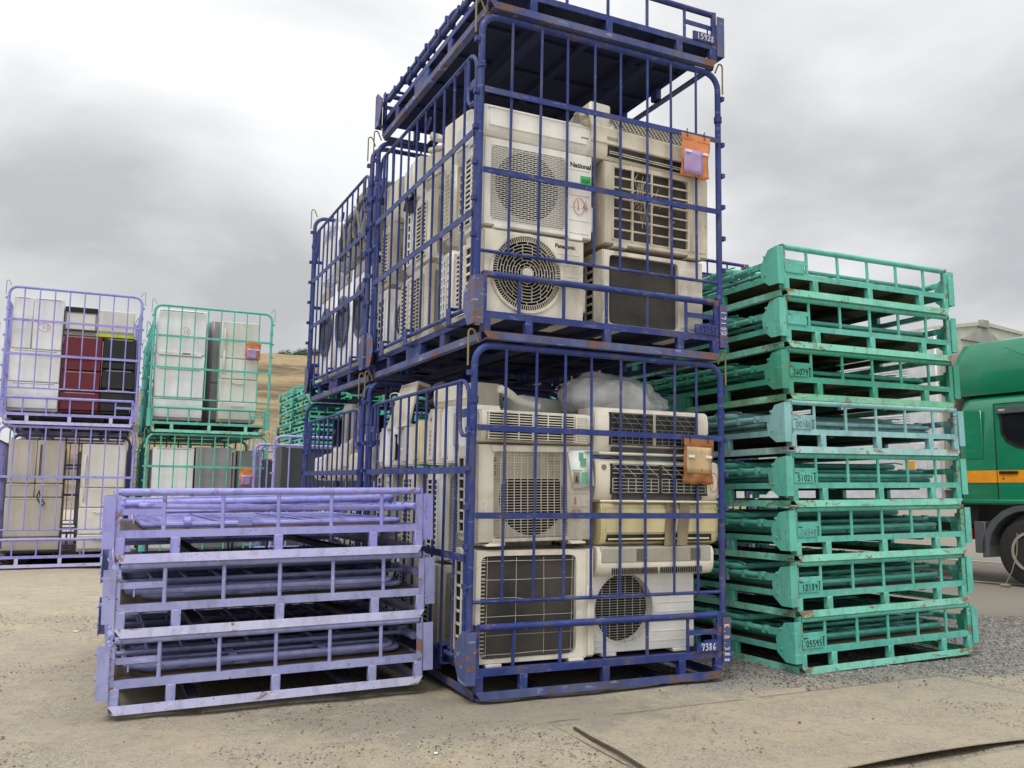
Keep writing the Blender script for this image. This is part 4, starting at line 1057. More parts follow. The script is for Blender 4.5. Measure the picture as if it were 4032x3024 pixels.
lu(1.05,1.22,-88,'plain',.33,.36,.3,'cream2','grey-cream indoor unit, third from the front in the rear lower cage')
lu(1.42,1.22,-80,'plain',.30,.30,.3,'cream','cream indoor unit with a round badge in the rear lower cage')
lu(1.85,1.20,-96,'closed',.36,.26,.3,'white','white indoor unit with an open outlet in the rear lower cage')
lu(2.15,1.20,-90,'plain',.28,.24,.3,'white','white indoor unit at the far end of the rear lower cage')
upright(1.1, 1.50, 'closed', .40, .3, .2, 'greige', 'grey indoor unit end-up under the dark shelf, rear lower cage', x=.06, base=LM)
mb = MB(); mb.cbox(0,.75,.0,.3,0,.02,.004); mb.box(0,.012,.0,.3,-.26,0); mb.box(.738,.75,.0,.3,-.26,0); mb.box(.0,.75,.288,.3,-.18,0)
o = part('casing_cover', mb, 'tblack'); o.matrix_world = LM @ T(.12,1.7,1.80,R(-88)); tag(o, 'dark sheet metal cover standing over the units in the rear lower cage', 'casing cover')
for k_ in range(3):
    outdoor(LM @ T(.04,.30+k_*.68,FL), rowlabel('inside the rear lower cage', k_, 'outdoor unit'), 'ribcol', .78, .98, .3, ['cream','cream2','dirty'][k_], ['grid','fine','coarse'][k_])

# ================================================================== REFRIGERATOR CAGES
def fridge(mw, label, w_, h_, mat, doors, side=None, handle='groove', d_=.62, seam='dark', french=0):
    """doors: list of top fractions from the bottom, e.g. [.25,.5,1]"""
    root = thing('refrigerator', label, 'refrigerator', mw, 'scrapped refrigerators')
    mb = MB(); mb.cbox(0, w_, .045, d_, .04, h_, .012)
    for x in (.06, w_-.06): mb.tube([(x,.1,0),(x,.1,.05)], .02, 8); mb.tube([(x,d_-.06,0),(x,d_-.06,.05)], .02, 8)
    part('body', mb, side or mat, root)
    z0 = .075
    for i, t in enumerate(doors):
        z1 = t*h_; n = 2 if (french and i == len(doors)-1) or (french == 2 and i == len(doors)-2) else 1
        for j in range(n):
            xa = 0 if j == 0 else w_*(.5 if french != 3 else .4); xb = w_ if j == n-1 else w_*(.5 if french != 3 else .4)
            mb = MB(); mb.cbox(xa+.003, xb-.003, -.012, .040, z0+.004, z1-.004, .012)
            dname = part('door' if t > .55 else 'drawer', mb, mat, root)
            hb = MB()
            if handle == 'bow' and t > .55: hb.tube([(.055,-.012,z0+.1),(.05,-.05,z0+.16),(.05,-.05,z0+.42),(.055,-.012,z0+.48)], .014, 8)
            elif handle == 'bow': hb.tube([(w_*.32,-.010,z1-.06),(w_*.4,-.03,z1-.07),(w_*.6,-.03,z1-.07),(w_*.68,-.010,z1-.06)], .009, 7)
            elif handle == 'strip' and t > .9: hb.cbox(xa+.03 if j else xb-.075, xa+.075 if j else xb-.03, -.020, -.010, z0+.08, z1-.05, .004)
            else: hb.cbox(xa+.06, xb-.06, -.0145, -.010, z1-.030, z1-.018, .001)
            hn = part('handle', hb, 'fbeige' if handle == 'strip' and t > .9 else (mat if handle == 'bow' else 'greige'), dname)
            if handle == 'strip' and t > .9 and (j or n == 1):
                hb = MB(); cx_ = xa+.0525 if j else xb-.0525; hb.box(cx_-.014, cx_+.014, -.0225, -.0202, z0+.10, z1-.07); part('handle_recess', hb, 'handle_brown', dname, False)
        z0 = z1
    return root
AF = frame('a'); BF = frame('b')
AU = AF @ T(0,0,H); BU = BF @ T(0,0,H)
G1 = 'lilac wire cages of refrigerators'; G2 = 'green wire cages of refrigerators'
open_cage(AF, 'purple', 'lilac wire cage on the ground at the far left with two pale refrigerators', near=False, left=True, right=True, b1=1.28, b2=None, hook='hook_p', group=G1)
open_cage(AU, 'purple', 'lilac wire cage stacked at the far left holding white, maroon and black refrigerators', near=False, left=True, right=True, hook='hook_p', group=G1)
open_cage(BF, 'teal', 'turquoise wire cage on the ground with grey and white refrigerators', near=False, left=True, right=True, b1=1.50, b2=None, hook='hook_g', group=G2)
open_cage(BU, 'teal', 'turquoise wire cage stacked on another, holding two white refrigerators', near=False, left=True, right=False, hook='hook_g', group=G2)
f = fridge(AU @ T(.02,.10,FL), 'white refrigerator with paired upper doors in the lilac cage', .66, 1.72, 'fwhite', [.27,.55,1], french=3)
mb = MB(); script_text(mb, '10', .39, 1.25, .07, .005, -.0125); ribbon(mb, [(.42+.08*math.cos(i*.4), 1.28+.065*math.sin(i*.4)) for i in range(17)], .004, -.0125); part('marker_writing', mb, 'ink_r', f, False)
f = fridge(AU @ T(.70,.12,FL), 'dented maroon refrigerator between a white and a black one', .52, 1.20, 'fred', [.30,.56,1])
fridge(AU @ T(1.23,.12,FL), 'glossy black refrigerator under a small cream cooler', .46, 1.20, 'fblack', [.35,.60,1])
mb = MB(); mb.cbox(0,.52,0,.45,0,.34,.012); mb.box(.02,.50,-.006,.0,.02,.30); r_ = thing('small_cooler','small cream cooler lying on the black refrigerator','cooler', AU @ T(1.13,.14,1.44)); part('body', mb, 'fcream', r_)
mb = MB(); mb.cbox(-.01,.53,-.01,.46,-.075,-.03,.004); part('base_strip', mb, 'lime', r_); mb = MB(); mb.cbox(0,.52,0,.45,-.03,-.002,.004); part('skirt', mb, 'greige', r_)
r_ = thing('open_freezer_box','gutted grey cabinet with a black rim on the maroon refrigerator','cabinet', AU @ T(.69,.14,1.36)); mb = MB(); mb.cbox(0,.44,.02,.4,0,.42,.01); part('body', mb, 'greige', r_)
mb = MB(); mb.cbox(0,.44,-.01,.03,.36,.43,.006); mb.cbox(0,.44,-.006,.02,.07,.085,.002); part('rim', mb, 'black', r_); mb = MB(); mb.box(.03,.41,.014,.019,.10,.34); part('liner', mb, 'fcream', r_, False)
fridge(AF @ T(.10,.10,FL), 'champagne french-door refrigerator in the lower lilac cage', .72, 1.66, 'fbeige', [.16,.50,.62,1], side='fdark', handle='strip', french=2)
hose(AF @ T(.10,.06,FL), 'black wire tied to the bars in front of the champagne refrigerator', [(.43,0,.93),(.40,.0,.83),(.47,.01,.72),(.50,0,.75),(.46,0,.80),(.42,0,.92)], .007, 'cable', 'wire_loop', 'wire')
f = fridge(AF @ T(1.04,.12,FL), 'tall cream refrigerator with bowed handle in the lower lilac cage', .60, 1.62, 'fcream', [.18,.42,.60,1], handle='bow')
fridge(AU @ T(1.1,1.0,FL), 'white refrigerator standing at the back of the upper lilac cage', .5, 1.65, 'fwhite', [.4,1])
f = fridge(BU @ T(.02,.10,FL), 'white refrigerator with a control strip in the stacked turquoise cage', .72, 1.80, 'fwhite', [.22,.48,.60,1])
mb = MB(); mb.cbox(.03,.67,-.030,-.010,1.06,1.12,.008); mb.cur = 1; mb.box(.38,.50,-.033,-.0302,1.085,1.11); part('control_strip', mb, ['fwhite','midgrey'], f)
fridge(BU @ T(.86,.35,FL,R(12)), 'narrow silver refrigerator seen edge-on between two white ones', .22, 1.72, 'fgrey', [.4,1], side='fgrey')
fridge(BU @ T(.97,.10,FL), 'white refrigerator with oval door handle beside the orange pouch', .58, 1.68, 'fcream', [.22,.44,.64,1], handle='bow')
fridge(BF @ T(.06,.10,FL), 'white two-door refrigerator in the lower turquoise cage', .60, 1.64, 'fwhite', [.4,1])
fridge(BF @ T(.68,.08,FL), 'stainless refrigerator with dark handle strip in the lower turquoise cage', .60, 1.66, 'fgrey', [.4,1], handle='strip')
fridge(BF @ T(1.30,.16,FL), 'dull grey refrigerator at the right of the lower turquoise cage', .36, 1.62, 'fgrey', [.4,1])
fridge(BU @ T(.10,1.0,FL), 'white refrigerator in the second row of the stacked turquoise cage', .6, 1.7, 'fwhite', [.4,1])
pouch(BU @ T(1.34,-.022,1.5136-.01), 'small-looking orange pouch on the stacked turquoise cage', far=True)
pouch(BF @ T(1.34,-.022,1.50-.01), 'orange pouch on the lower turquoise cage', far=True)
mb = MB(); script_text(mb, '18', .38, 1.42, .06, .004, -.0125); ribbon(mb, [(.41+.07*math.cos(i*.4), 1.45+.07*math.sin(i*.4)) for i in range(17)], .0035, -.0125); part('marker_writing', mb, 'ink_r', [o for o in bpy.data.objects if str(o.get('label','')).startswith('white refrigerator with a control strip')][0], False)
# cages further back
CF = Matrix.Translation((-3.14,11.62,0)) @ Matrix.Rotation(.40,4,'Z') @ T(0,0,-.1)
open_cage(CF, 'purple', 'low lilac wire cage with dark grey refrigerators behind the blue tower', near=False, left=False, right=False, b1=1.28, b2=None, hook='hook_p', group=G1)
fridge(CF @ T(.06,.10,FL,0), 'dark grey refrigerator turned back to front at the left of the low lilac cage', .78, 1.72, 'fdark', [1])
fridge(CF @ T(.92,.12,FL,0), 'dark grey refrigerator at the right of the low lilac cage', .62, 1.66, 'fdark', [.4,1])
C2 = CF @ T(.1, 2.3, .0)
open_cage(C2, 'purple', 'lilac wire cage half hidden behind the low lilac one', near=False, left=False, right=False, b1=1.28, b2=None, hook='hook_p', group=G1)
fridge(C2 @ T(.06,.10,FL,0), 'green-grey refrigerator in the half hidden lilac cage', .78, 1.62, 'fdark', [.4,1])
fridge(C2 @ T(.9,.10,FL,0), 'white-topped refrigerator in the half hidden lilac cage', .6, 1.7, 'fwhite', [.4,1])
for nm, base, c, hk, g in (('lilac','a','purple','hook_p',G1),('turquoise','b','teal','hook_g',G2)):
    X = frame(base) @ T(0, D+.08, 0)
    for lv in range(2):
        open_cage(X @ T(0,0,lv*H), c, '%s wire cage %s, directly behind the front %s column' % (nm, ('at ground level','on the upper level')[lv], nm), near=False, left=True, right=True, hook=hk, group=g)
        fridge(X @ T(.1,.1,lv*H+FL), 'pale refrigerator on the left of the %s cage behind, %s level' % (nm, ('ground','upper')[lv]), .66, 1.66, 'fwhite', [.4,1])
        fridge(X @ T(.95,.1,lv*H+FL), 'pale refrigerator on the right of the %s cage behind, %s level' % (nm, ('ground','upper')[lv]), .6, 1.6, 'fcream', [.4,1])
BLF = frame('a') @ T(-2.2,.9,0)
for lv in range(2):
    open_cage(BLF @ T(0,0,lv*H-.1), 'blue', 'blue wire cage %s at the left edge of the yard' % ('on the ground','stacked')[lv], near=False, left=True, right=True, hook='hook_r', group='blue wire cages')
    fridge(BLF @ T(1.0,.1,lv*H+FL-.1), 'white refrigerator in the %s blue cage at the left edge' % ('ground','stacked')[lv], .62, 1.6, 'fwhite', [.4,1])

# far stacks of folded green cages beyond the blue tower
def f_far(mb):
    f_skid_front(mb); mb.box(0,W,D-.006,D,0,.045); f_skid_side(mb); mb.box(W-.006,W,.03,D-.03,0,.045)
    for x in (.026,.30,.845,1.395,W-.026): mb.box(x-.03,x+.03,0,.04,.04,.126); mb.box(x-.03,x+.03,D-.04,D,.04,.126)
    for y in (.69,1.28,1.88): h_ = .15 if y == 1.28 else .04; mb.box(.007,.05,y-h_,y+h_,.04,.126); mb.box(W-.05,W-.007,y-h_,y+h_,.04,.126)
    f_deckframe(mb); f_beams(mb); mb.box(.01,W-.01,.05,D-.05,.1525,.1555)
    f_fence(.352,True)(mb)
    for X in (T(W,D,0,math.pi),): mb.X = X; f_fence(.352,False)(mb); mb.X = None
    for X in (T(0,0,0),T(W,D,0,math.pi)): mb.X = X; f_guard_small(mb); mb.X = None
    for X in (T(W,0,0)@Matrix.Scale(-1,4,(1,0,0)),T(0,D,0)@Matrix.Scale(-1,4,(0,1,0))): mb.X = X; f_guard_small(mb); mb.X = None
    for z, f_ in ((.19,f_lie_gate),(.26,f_lie_end),(.30,f_lie_end)): f_(z)(mb)
far_me = {c: cached('folded_cage_far', f_far, c) for c in ('teal','green')}
FS = [(1152,26.6,12,.43),(1216,24.6,12,.45),(1372,23.6,12,.42),(1560,22.6,11,.43),(1760,22.6,12,.42),(1960,23.5,12,.43),(2140,24,11,.43)]
for si, (pxx, Y, n, yaw) in enumerate(FS):
    X0 = (pxx-2016)/FPX*Y
    B = Matrix.Translation((X0,Y,0)) @ Matrix.Rotation(yaw,4,'Z')
    for i in range(n):
        o = obj('folded_cage_pallet', far_me[('teal','green')[(si*3+i*5)%4 == 0]]); o.matrix_world = B @ T(random.uniform(-.02,.02),random.uniform(-.02,.02),i*HF,random.uniform(-.01,.01))
        tag(o, 'folded green cage, %s from the top of the %s far stack from the left' % (ORD[n-1-i], ORD[si]), 'folded cage', 'far stacks of folded green cages')

# ================================================================== TRUCK
TM = Matrix.Translation((7.02,11.81,0)) @ Matrix.Rotation(R(-58),4,'Z')
tr = thing('truck', 'green cab-over truck with orange stripe and silver wing body', 'truck', TM)
def sec(x0, x1, y0, y1, z, c, n=4):
    p = []
    for cx, cy, a0 in ((x1-c,y0+c,-90),(x1-c,y1-c,0),(x0+c,y1-c,90),(x0+c,y0+c,180)):
        for i in range(n+1): a = R(a0+90*i/n); p.append((cx+c*math.cos(a), cy+c*math.sin(a), z))
    return p
mb = MB(); mb.loft([sec(-.91,1.10,.02,2.28,1.10,.05),sec(-.94,1.12,.0,2.30,1.16,.08),sec(-.95,1.12,-.01,2.31,1.5,.10),sec(-.95,1.10,.0,2.30,1.95,.10),sec(-.94,.96,.03,2.27,2.45,.12),sec(-.91,.88,.08,2.22,2.60,.16),sec(-.85,.8,.16,2.14,2.66,.18)])
cab = part('cab', mb, 'tgreen', tr)
mb = MB(); mb.box(-.944,.9,-.0165,-.0005,1.405,1.575); part('orange_stripe', mb, 'torange', tr, False)
mb = MB(); script_text(mb, 'kk', -.02, 1.44, .10, .010, -.0247); part('white_lettering', mb, 'ink_w', tr, False)
mb = MB(); mb.cbox(-.38,.9,-.022,.006,1.15,2.50,.006); 
dr = part('door', mb, 'tgreen', tr)
mb = MB(); mb.box(-.378,.898,-.0245,-.0222,1.405,1.575); part('door_stripe', mb, 'torange', dr, False)
mb = MB()
for (x0,x1,z0,z1) in ((-.392,-.380,1.15,2.51),(-.392,.9,2.50,2.512)): mb.box(x0,x1,-.019,.002,z0,z1)
part('door_seam', mb, 'tblack', dr, False)
mb = MB(); mb.prism([(-.31,2.36),(-.28,2.42),(.85,2.44),(.85,1.80),(.24,1.82),(-.09,1.88),(-.23,1.96),(-.30,2.08)], 'y', -.030, -.0225); part('window_seal', mb, 'tblack', dr, False)
mb = MB(); mb.prism([(-.275,2.35),(.82,2.40),(.82,1.84),(.25,1.86),(-.07,1.92),(-.21,2.0),(-.265,2.1)], 'y', -.034, -.0302); part('window', mb, 'glass', dr, False)
mb = MB(); mb.cbox(-.34,.85,-.060,-.024,2.36,2.46,.008); v_ = part('window_visor', mb, 'tgrey', dr)
mb = MB(); mb.cbox(-.35,-.09,-.050,-.0246,1.525,1.565,.008); mb.tube([(-.30,-.030,1.46),(-.30,-.020,1.46)], .012, 10); part('door_handle', mb, 'black', dr)
printed('visor_lettering', 'HINO', .035, 'ink_w', TXT(-.30,-.0605,2.40), tr, .03)
mb = MB(); mb.cbox(-.83,-.57,-.014,.002,1.74,2.44,.012); part('side_panel', mb, 'tgreen', tr)
mb = MB(); mb.cbox(-.90,.9,-.035,.02,1.11,1.17,.012); part('side_skirt', mb, 'tgreen', tr)
mb = MB(); mb.loft([sec(-.98,.82,.06,2.24,2.66,.15),sec(-1.02,.85,.02,2.28,2.80,.16),sec(-1.03,.80,.03,2.27,3.10,.2),sec(-1.02,.70,.06,2.24,3.26,.22),sec(-.98,.56,.14,2.16,3.42,.24),sec(-.86,.40,.30,2.0,3.47,.2)]); part('air_deflector', mb, 'tgreen', tr)
mb = MB(); mb.tube([(-.2,.0,3.30),(.9,-.02,2.7)], .004, 5); part('antenna', mb, 'black', tr)
mb = MB(); mb.box(-.8,1.0,.45,.75,.55,.85); mb.box(-.8,1.0,1.5,1.8,.55,.85); mb.box(-8.2,-.8,.7,.8,.62,.86); mb.box(-8.2,-.8,1.5,1.6,.62,.86); mb.cbox(-1.02,-.74,.1,2.2,.8,1.5,.02); part('chassis', mb, 'tblack', tr)
mb = MB(); mb.cbox(-1.0,-.84,.25,2.0,1.5,2.9,.03); part('intake_housing', mb, 'tgrey', tr)
def wheel(x, y, name='wheel', two=False):
    mb = MB(); R0 = .47; rs = []
    for rr, yy in ((.26,.0),(.42,-.0),(.465,.03),(R0,.06),(R0,.20),(.465,.24),(.40,.26),(.26,.26)):
        rs.append([(x+rr*math.cos(2*math.pi*j/40), y+yy, R0+rr*math.sin(2*math.pi*j/40)) for j in range(40)])
    mb.loft(rs); wo = part(name, mb, 'tyre', tr)
    mb = MB(); mb.ring((x,R0), .240, .275, y-.015, y+.06, 40); part('rim', mb, 'rim', wo)
    mb = MB(); mb.ring((x,R0), .06, .239, y+.03, y+.06, 40)
    hb_ = MB(); hb_.disc((x,R0), .09, y-.02, y+.05, 20); part('hub', hb_, 'rim', wo)
    for i in range(8): a = i*math.pi/4; mb.disc((x+.16*math.cos(a),R0+.16*math.sin(a)), .018, y+.012, y+.04, 8)
    part('wheel_disc', mb, 'rim', wo)
wheel(0,.03); wheel(-5.2,.03); 
mb = MB()
pts0 = [(x_,z_) for _,x_,z_ in []]
for i in range(12):
    a0, a1 = R(-10+200*i/12), R(-10+200*(i+1)/12)
    q = [( .56*math.cos(a0), .47+.56*math.sin(a0)),(.56*math.cos(a1), .47+.56*math.sin(a1)),(.66*math.cos(a1), .47+.64*math.sin(a1)),(.66*math.cos(a0), .47+.64*math.sin(a0))]
    mb.prism(q, 'y', -.02, .34)
mb.cbox(-.76,-.60,-.02,.34,.42,.86,.01); part('wheel_arch', mb, 'tgrey', tr)
mb = MB(); mb.cbox(-1.0,-.86,.02,.20,.60,.75,.01); part('red_reflector', mb, 'tred', tr)
# box body: white side, corrugated wing, beige front wall
mb = MB(); mb.cbox(-8.2,-1.10,.0,2.44,1.05,3.70,.02); box_ = part('cargo_box', mb, 'alu', tr)
mb = MB()
for i in range(40): z = 2.02+i*.041; mb.prism([(-.0,z),(-.014,z+.010),(-.014,z+.022),(0,z+.032)], 'x', -8.1, -1.55)
part('corrugated_wing', mb, 'alu', box_)
mb = MB(); mb.cbox(-1.30,-1.06,-.018,.06,1.05,3.72,.02); mb.box(-8.2,-1.1,-.03,-.001,1.92,1.99); mb.box(-8.2,-1.1,-.035,-.001,1.02,1.10)
for x in (-2,-2.6,-3.5,-4.1,-5.0,-5.6): mb.cbox(x,x+.16,-.05,-.03,1.06,1.12,.004)
part('aluminium_frame', mb, 'alu', box_)
mb = MB(); mb.box(-1.62,-1.50,-.006,-.0025,1.62,1.74); part('yellow_label', mb, 'torange', box_, False)
mb = MB(); mb.loft([[(-1.1,.0,1.3),(-1.1,2.44,1.3),(-1.1,2.44,3.90),(-1.1,1.22,3.93),(-1.1,0,3.72)],[(-1.03,.02,1.3),(-1.03,2.42,1.3),(-1.03,2.42,3.90),(-1.03,1.22,3.93),(-1.03,.02,3.72)]]); part('front_wall', mb, 'tbeige', tr)
mb = MB(); mb.prism([(.0,3.705),(1.22,3.91),(2.44,3.88),(2.44,3.93),(1.22,3.97),(0,3.76)], 'x', -8.2, -1.0); part('roof', mb, 'tbeige', tr)
mb = MB(); mb.cbox(-1.04,-.96,1.12,1.32,3.86,3.99,.01); mb.prism([(.60,3.62),(1.22,3.90),(1.84,3.62)], 'x', -1.028, -1.0); part('roof_hinge', mb, 'greige', tr)
mb = MB(); mb.cbox(-1.06,-1.0,.14,.28,3.56,3.66,.01); mb.cbox(-1.30,-1.18,-.035,-.018,3.56,3.62,.004); part('marker_lamp', mb, 'tamber', tr)
for o_ in list(tr.children):
    if o_.name.split('.')[0] in ('cargo_box','front_wall','roof','roof_hinge','marker_lamp'): o_.location.x = -.14
hp = [(-.15,-.04,.72),(-.16,-.06,.45),(-.22,-.10,.2),(-.30,-.14,.02)]
mb = MB(); mb.tube(hp, .007, 7); mb.cbox(-.36,-.24,-.18,-.10,.0,.03,.008); o = part('wheel_chock_rope', mb, 'rope'); o.matrix_world = TM; tag(o, 'knotted straw rope hanging over the truck wheel', 'rope')

# ================================================================== GROUND
def zone_noise(x, y, s=1.0, o=0): return noise.fractal(Vector((x*s+o, y*s-o, o*.37)), 1.0, 2.0, 4)
me = bpy.data.meshes.new('ground'); bmm = bmesh.new()
def grid(x0, x1, y0, y1, st): 
    nx, ny = int((x1-x0)/st), int((y1-y0)/st); rows = []
    for j in range(ny+1): rows.append([bmm.verts.new((x0+(x1-x0)*i/nx, y0+(y1-y0)*j/ny, 0)) for i in range(nx+1)])
    for j in range(ny):
        for i in range(nx): bmm.faces.new((rows[j][i],rows[j][i+1],rows[j+1][i+1],rows[j+1][i]))
xs = [-400,-150,-60,-25,-14]+[-9+i*.09 for i in range(201)]+[14,25,60,150,400]
ys = [-60,-10,0,1.5]+[2.4+i*.09 for i in range(112)]+[16,22,40,100,400,900]
rows = []
for y in ys:
    row = []
    for x in xs:
        inn = -9 <= x <= 9 and 2.4 <= y <= 12.4
        z = (zone_noise(x,y,.8)*.012+zone_noise(x,y,3.0,5)*.006-.012) if inn else -.012
        row.append(bmm.verts.new((x,y,z)))
    rows.append(row)
for j in range(len(ys)-1):
    for i in range(len(xs)-1): bmm.faces.new((rows[j][i],rows[j][i+1],rows[j+1][i+1],rows[j+1][i]))
bmm.to_mesh(me); bmm.free(); [setattr(p_, 'use_smooth', True) for p_ in me.polygons]
k = Nodes('yard_ground'); k.coord('Object', False)
# dusty compacted dirt and concrete
c = k.mix(k.ramp(k.noise(.55, 6, .6), .38, .64), lin((190,176,152)), lin((176,166,148)))
c = k.mix(k.ramp(k.noise(1.7, 6, .65, dist=.5), .44, .68), c, lin((198,184,160)))
c = k.mix(k.ramp(k.noise(5, 9, .74, dist=.3), .50, .66, 0, .7), c, lin((152,139,119)))
c = k.mix(k.ramp(k.noise(22, 8, .75, sc=(1,.7,1)), .54, .64, 0, .6), c, lin((116,108,97)))
c = k.mix(k.ramp(k.noise(60, 4, .7), .60, .66, 0, .6), c, lin((188,178,158)))
v2 = k.N.new('ShaderNodeTexVoronoi'); v2.inputs['Scale'].default_value = 130; k.L.new(k.co, v2.inputs['Vector']); v2b = k.N.new('ShaderNodeRGBToBW'); k.L.new(v2.outputs['Color'], v2b.inputs[0])
patch = k.ramp(k.noise(2.2, 8, .7, dist=.4), .44, .58, .25, .95)
c = k.mix(k.math('MULTIPLY', patch, .8), c, k.mix(v2b.outputs[0], lin((124,117,105)), lin((206,196,176))))
# grey crushed stone round the stacks and over the far yard
def blob(x, y, rx, ry, rot):
    mp = k.N.new('ShaderNodeMapping'); mp.vector_type = 'TEXTURE'; mp.inputs['Location'].default_value = (x,y,0); mp.inputs['Rotation'].default_value = (0,0,rot); mp.inputs['Scale'].default_value = (rx,ry,1)
    k.L.new(k.co, mp.inputs[0]); ln = k.N.new('ShaderNodeVectorMath'); ln.operation = 'LENGTH'; k.L.new(mp.outputs[0], ln.inputs[0]); return ln.outputs['Value']
nz = k.ramp(k.noise(1.3, 6, .65), 0, 1, -.55, .55)
g1 = k.ramp(k.math('ADD', blob(3.3,7.5,3.5,1.45,.43), nz), 1.12, .80)
g2 = k.ramp(k.math('ADD', blob(-.2,4.75,1.2,.5,.2), k.ramp(k.noise(3.5, 6, .7), 0, 1, -.9, .9)), 1.0, .7, 0, .55)
sp = k.N.new('ShaderNodeSeparateXYZ'); k.L.new(k.co, sp.inputs[0])
g3 = k.math('MULTIPLY', k.ramp(k.math('ADD', sp.outputs[0], k.math('MULTIPLY', sp.outputs[1], .55)), 8.3, 9.3), .9)
vo = k.N.new('ShaderNodeTexVoronoi'); vo.inputs['Scale'].default_value = 75; k.L.new(k.co, vo.inputs['Vector'])
st = k.mix(vo.outputs['Color'], lin((96,96,98)), lin((160,158,154))); vr = k.N.new('ShaderNodeRGBToBW'); k.L.new(vo.outputs['Color'], vr.inputs[0])
st = k.mix(vr.outputs[0], lin((110,109,108)), lin((176,173,168)))
c = k.mix(g1, c, st); c = k.mix(g2, c, lin((140,134,124))); c = k.mix(g3, c, lin((128,122,112)))
k.base(c); k.rough(.95); k.b.inputs['Specular IOR Level'].default_value = .2
hh = k.math('ADD', k.math('MULTIPLY', k.noise(13, 9, .78), 2.2), k.math('MULTIPLY', vo.outputs['Distance'], k.ramp(g1, 0, 1, .12, 1)), k.noise(45, 6, .7))
hh2 = hh
k.bump(hh, .9, .016)
me.materials.append(k.m); tag(obj('ground', me), None, None, None, 'structure')
# parking lines beyond the stacks
for i, (a, b_) in enumerate((((6.30,13.05),(7.3,12.0)),((8.2,18.0),(10.8,14.5)),((3.9,15.3),(6.3,12.9)))):
    a, b_ = Vector((*a,0)), Vector((*b_,0)); t = (b_-a).normalized(); n_ = Vector((-t.y,t.x,0))*.05
    mb = MB(); mb._add([a-n_,a+n_,b_+n_,b_-n_], [(0,1,2,3)]); o = part('road_marking', mb, flat('worn_white_line_%d' % i, (196,194,188), .9), None, False); o.location.z = .006; tag(o, None, None, None, 'structure')
# dusty steel road plates in the foreground
k = Nodes('dusty_plate'); k.coord('Object', False)
c = k.mix(k.ramp(k.noise(1.1, 6, .6), .35, .66), lin((180,167,145)), lin((164,155,139))); c = k.mix(k.ramp(k.noise(6, 8, .7, dist=.6), .50, .74, 0, .6), c, lin((146,133,113)))
c = k.mix(k.ramp(k.noise(48, 5, .7), .62, .70, 0, .5), c, lin((112,100,84))); k.base(c); k.rough(.9); k.bump(k.noise(50, 6, .7), .25, .006); MT['plate'] = None
def sheet(name, pts, z, label, lift=None, nseg=30, t=.005):
    """four-corner sheet: p0-p1 front edge, p3-p2 rear edge; lift raises the front edge"""
    mb = MB(); p = [Vector((*q,0)) for q in pts]; vs = []; m_ = nseg
    for j in range(m_+1):
        for i in range(m_+1):
            u, v = i/m_, j/m_; q = (p[0]*(1-u)+p[1]*u)*(1-v)+(p[3]*(1-u)+p[2]*u)*v
            zz = z+zone_noise(q.x,q.y,1.2)*.003
            if lift: zz += lift(u,v)
            vs.append((q.x,q.y,zz))
    mb._add(vs, [(j*(m_+1)+i,j*(m_+1)+i+1,(j+1)*(m_+1)+i+1,(j+1)*(m_+1)+i) for j in range(m_) for i in range(m_)])
    o = part(name, mb, bpy.data.objects['ground'].data.materials[0]); so = o.modifiers.new('thickness','SOLIDIFY'); so.thickness = t; so.offset = -1; return tag(o, label, 'road plate', 'steel road plates')
sheet('road_plate', [(.727,3.473),(3.45,4.84),(2.89,5.96),(.20,4.61)], -.013, 'dust-covered steel plate with a curled front edge in front of the tall tower', lift=lambda u,v: .034*math.exp(-(v/.16)**2)*max(0,math.sin(min(1,max(0,(u-.08)/.62))*math.pi))**.8)
sheet('road_plate', [(2.2,3.0),(4.6,4.2),(3.9,5.02),(1.6,3.86)], -.012, 'second dusty steel plate, bottom right, its far edge under the curled one')
mb = MB(); pts = [(.33,4.47,-.006),(.40,4.27,-.002),(.50,4.02,.004),(.58,3.80,.002),(.70,3.5,.0)]
for a, b_ in zip(pts, pts[1:]):
    a, b_ = Vector(a), Vector(b_); t_ = (b_-a).normalized(); n_ = Vector((-t_.y,t_.x,0))*.0055
    mb._add([a-n_,a+n_,b_+n_,b_-n_,a-n_+Vector((0,0,.014)),a+n_+Vector((0,0,.014)),b_+n_+Vector((0,0,.014)),b_-n_+Vector((0,0,.014))], [(0,1,2,3),(4,5,6,7),(0,1,5,4),(1,2,6,5),(2,3,7,6),(3,0,4,7)])
tag(part('steel_strip', mb, 'steelbar', None, False), 'thin rusty steel strip lying on the dust at the lower centre', 'steel strip')
# loose stones
protos = []
def stone_cloud(name, n, fn, mats, smin, smax, seed):
    rnd = random.Random(seed); mb = MB(); base = [(1,0,0),(-.9,.1,0),(0,1,.1),(.1,-1,0),(0,.1,.8),(0,0,-.6)]
    F = [(0,2,4),(2,1,4),(1,3,4),(3,0,4),(2,0,5),(1,2,5),(3,1,5),(0,3,5)]
    cnt = 0
    while cnt < n:
        q = fn(rnd)
        if q is None: continue
        s = smin+(smax-smin)*rnd.random()**3; a = rnd.uniform(0,6.28); ca, sa = math.cos(a), math.sin(a); j = [rnd.uniform(.6,1.3) for _ in range(6)]
        z0 = zone_noise(q[0],q[1],.8)*.012+zone_noise(q[0],q[1],3.0,5)*.006-.012
        vs = [(q[0]+(x*ca-y*sa)*s*k_, q[1]+(x*sa+y*ca)*s*k_, max(z0,-.02)+s*.3+z*s*k_*.8+(q[2] if len(q) > 2 else 0)) for (x,y,z), k_ in zip(base, j)]
        mb.cur = rnd.randrange(len(mats)); mb._add(vs, F); cnt += 1
    o = obj(name, mb.mesh(name, mats, False, False)); return tag(o, None, None, None, 'stuff')
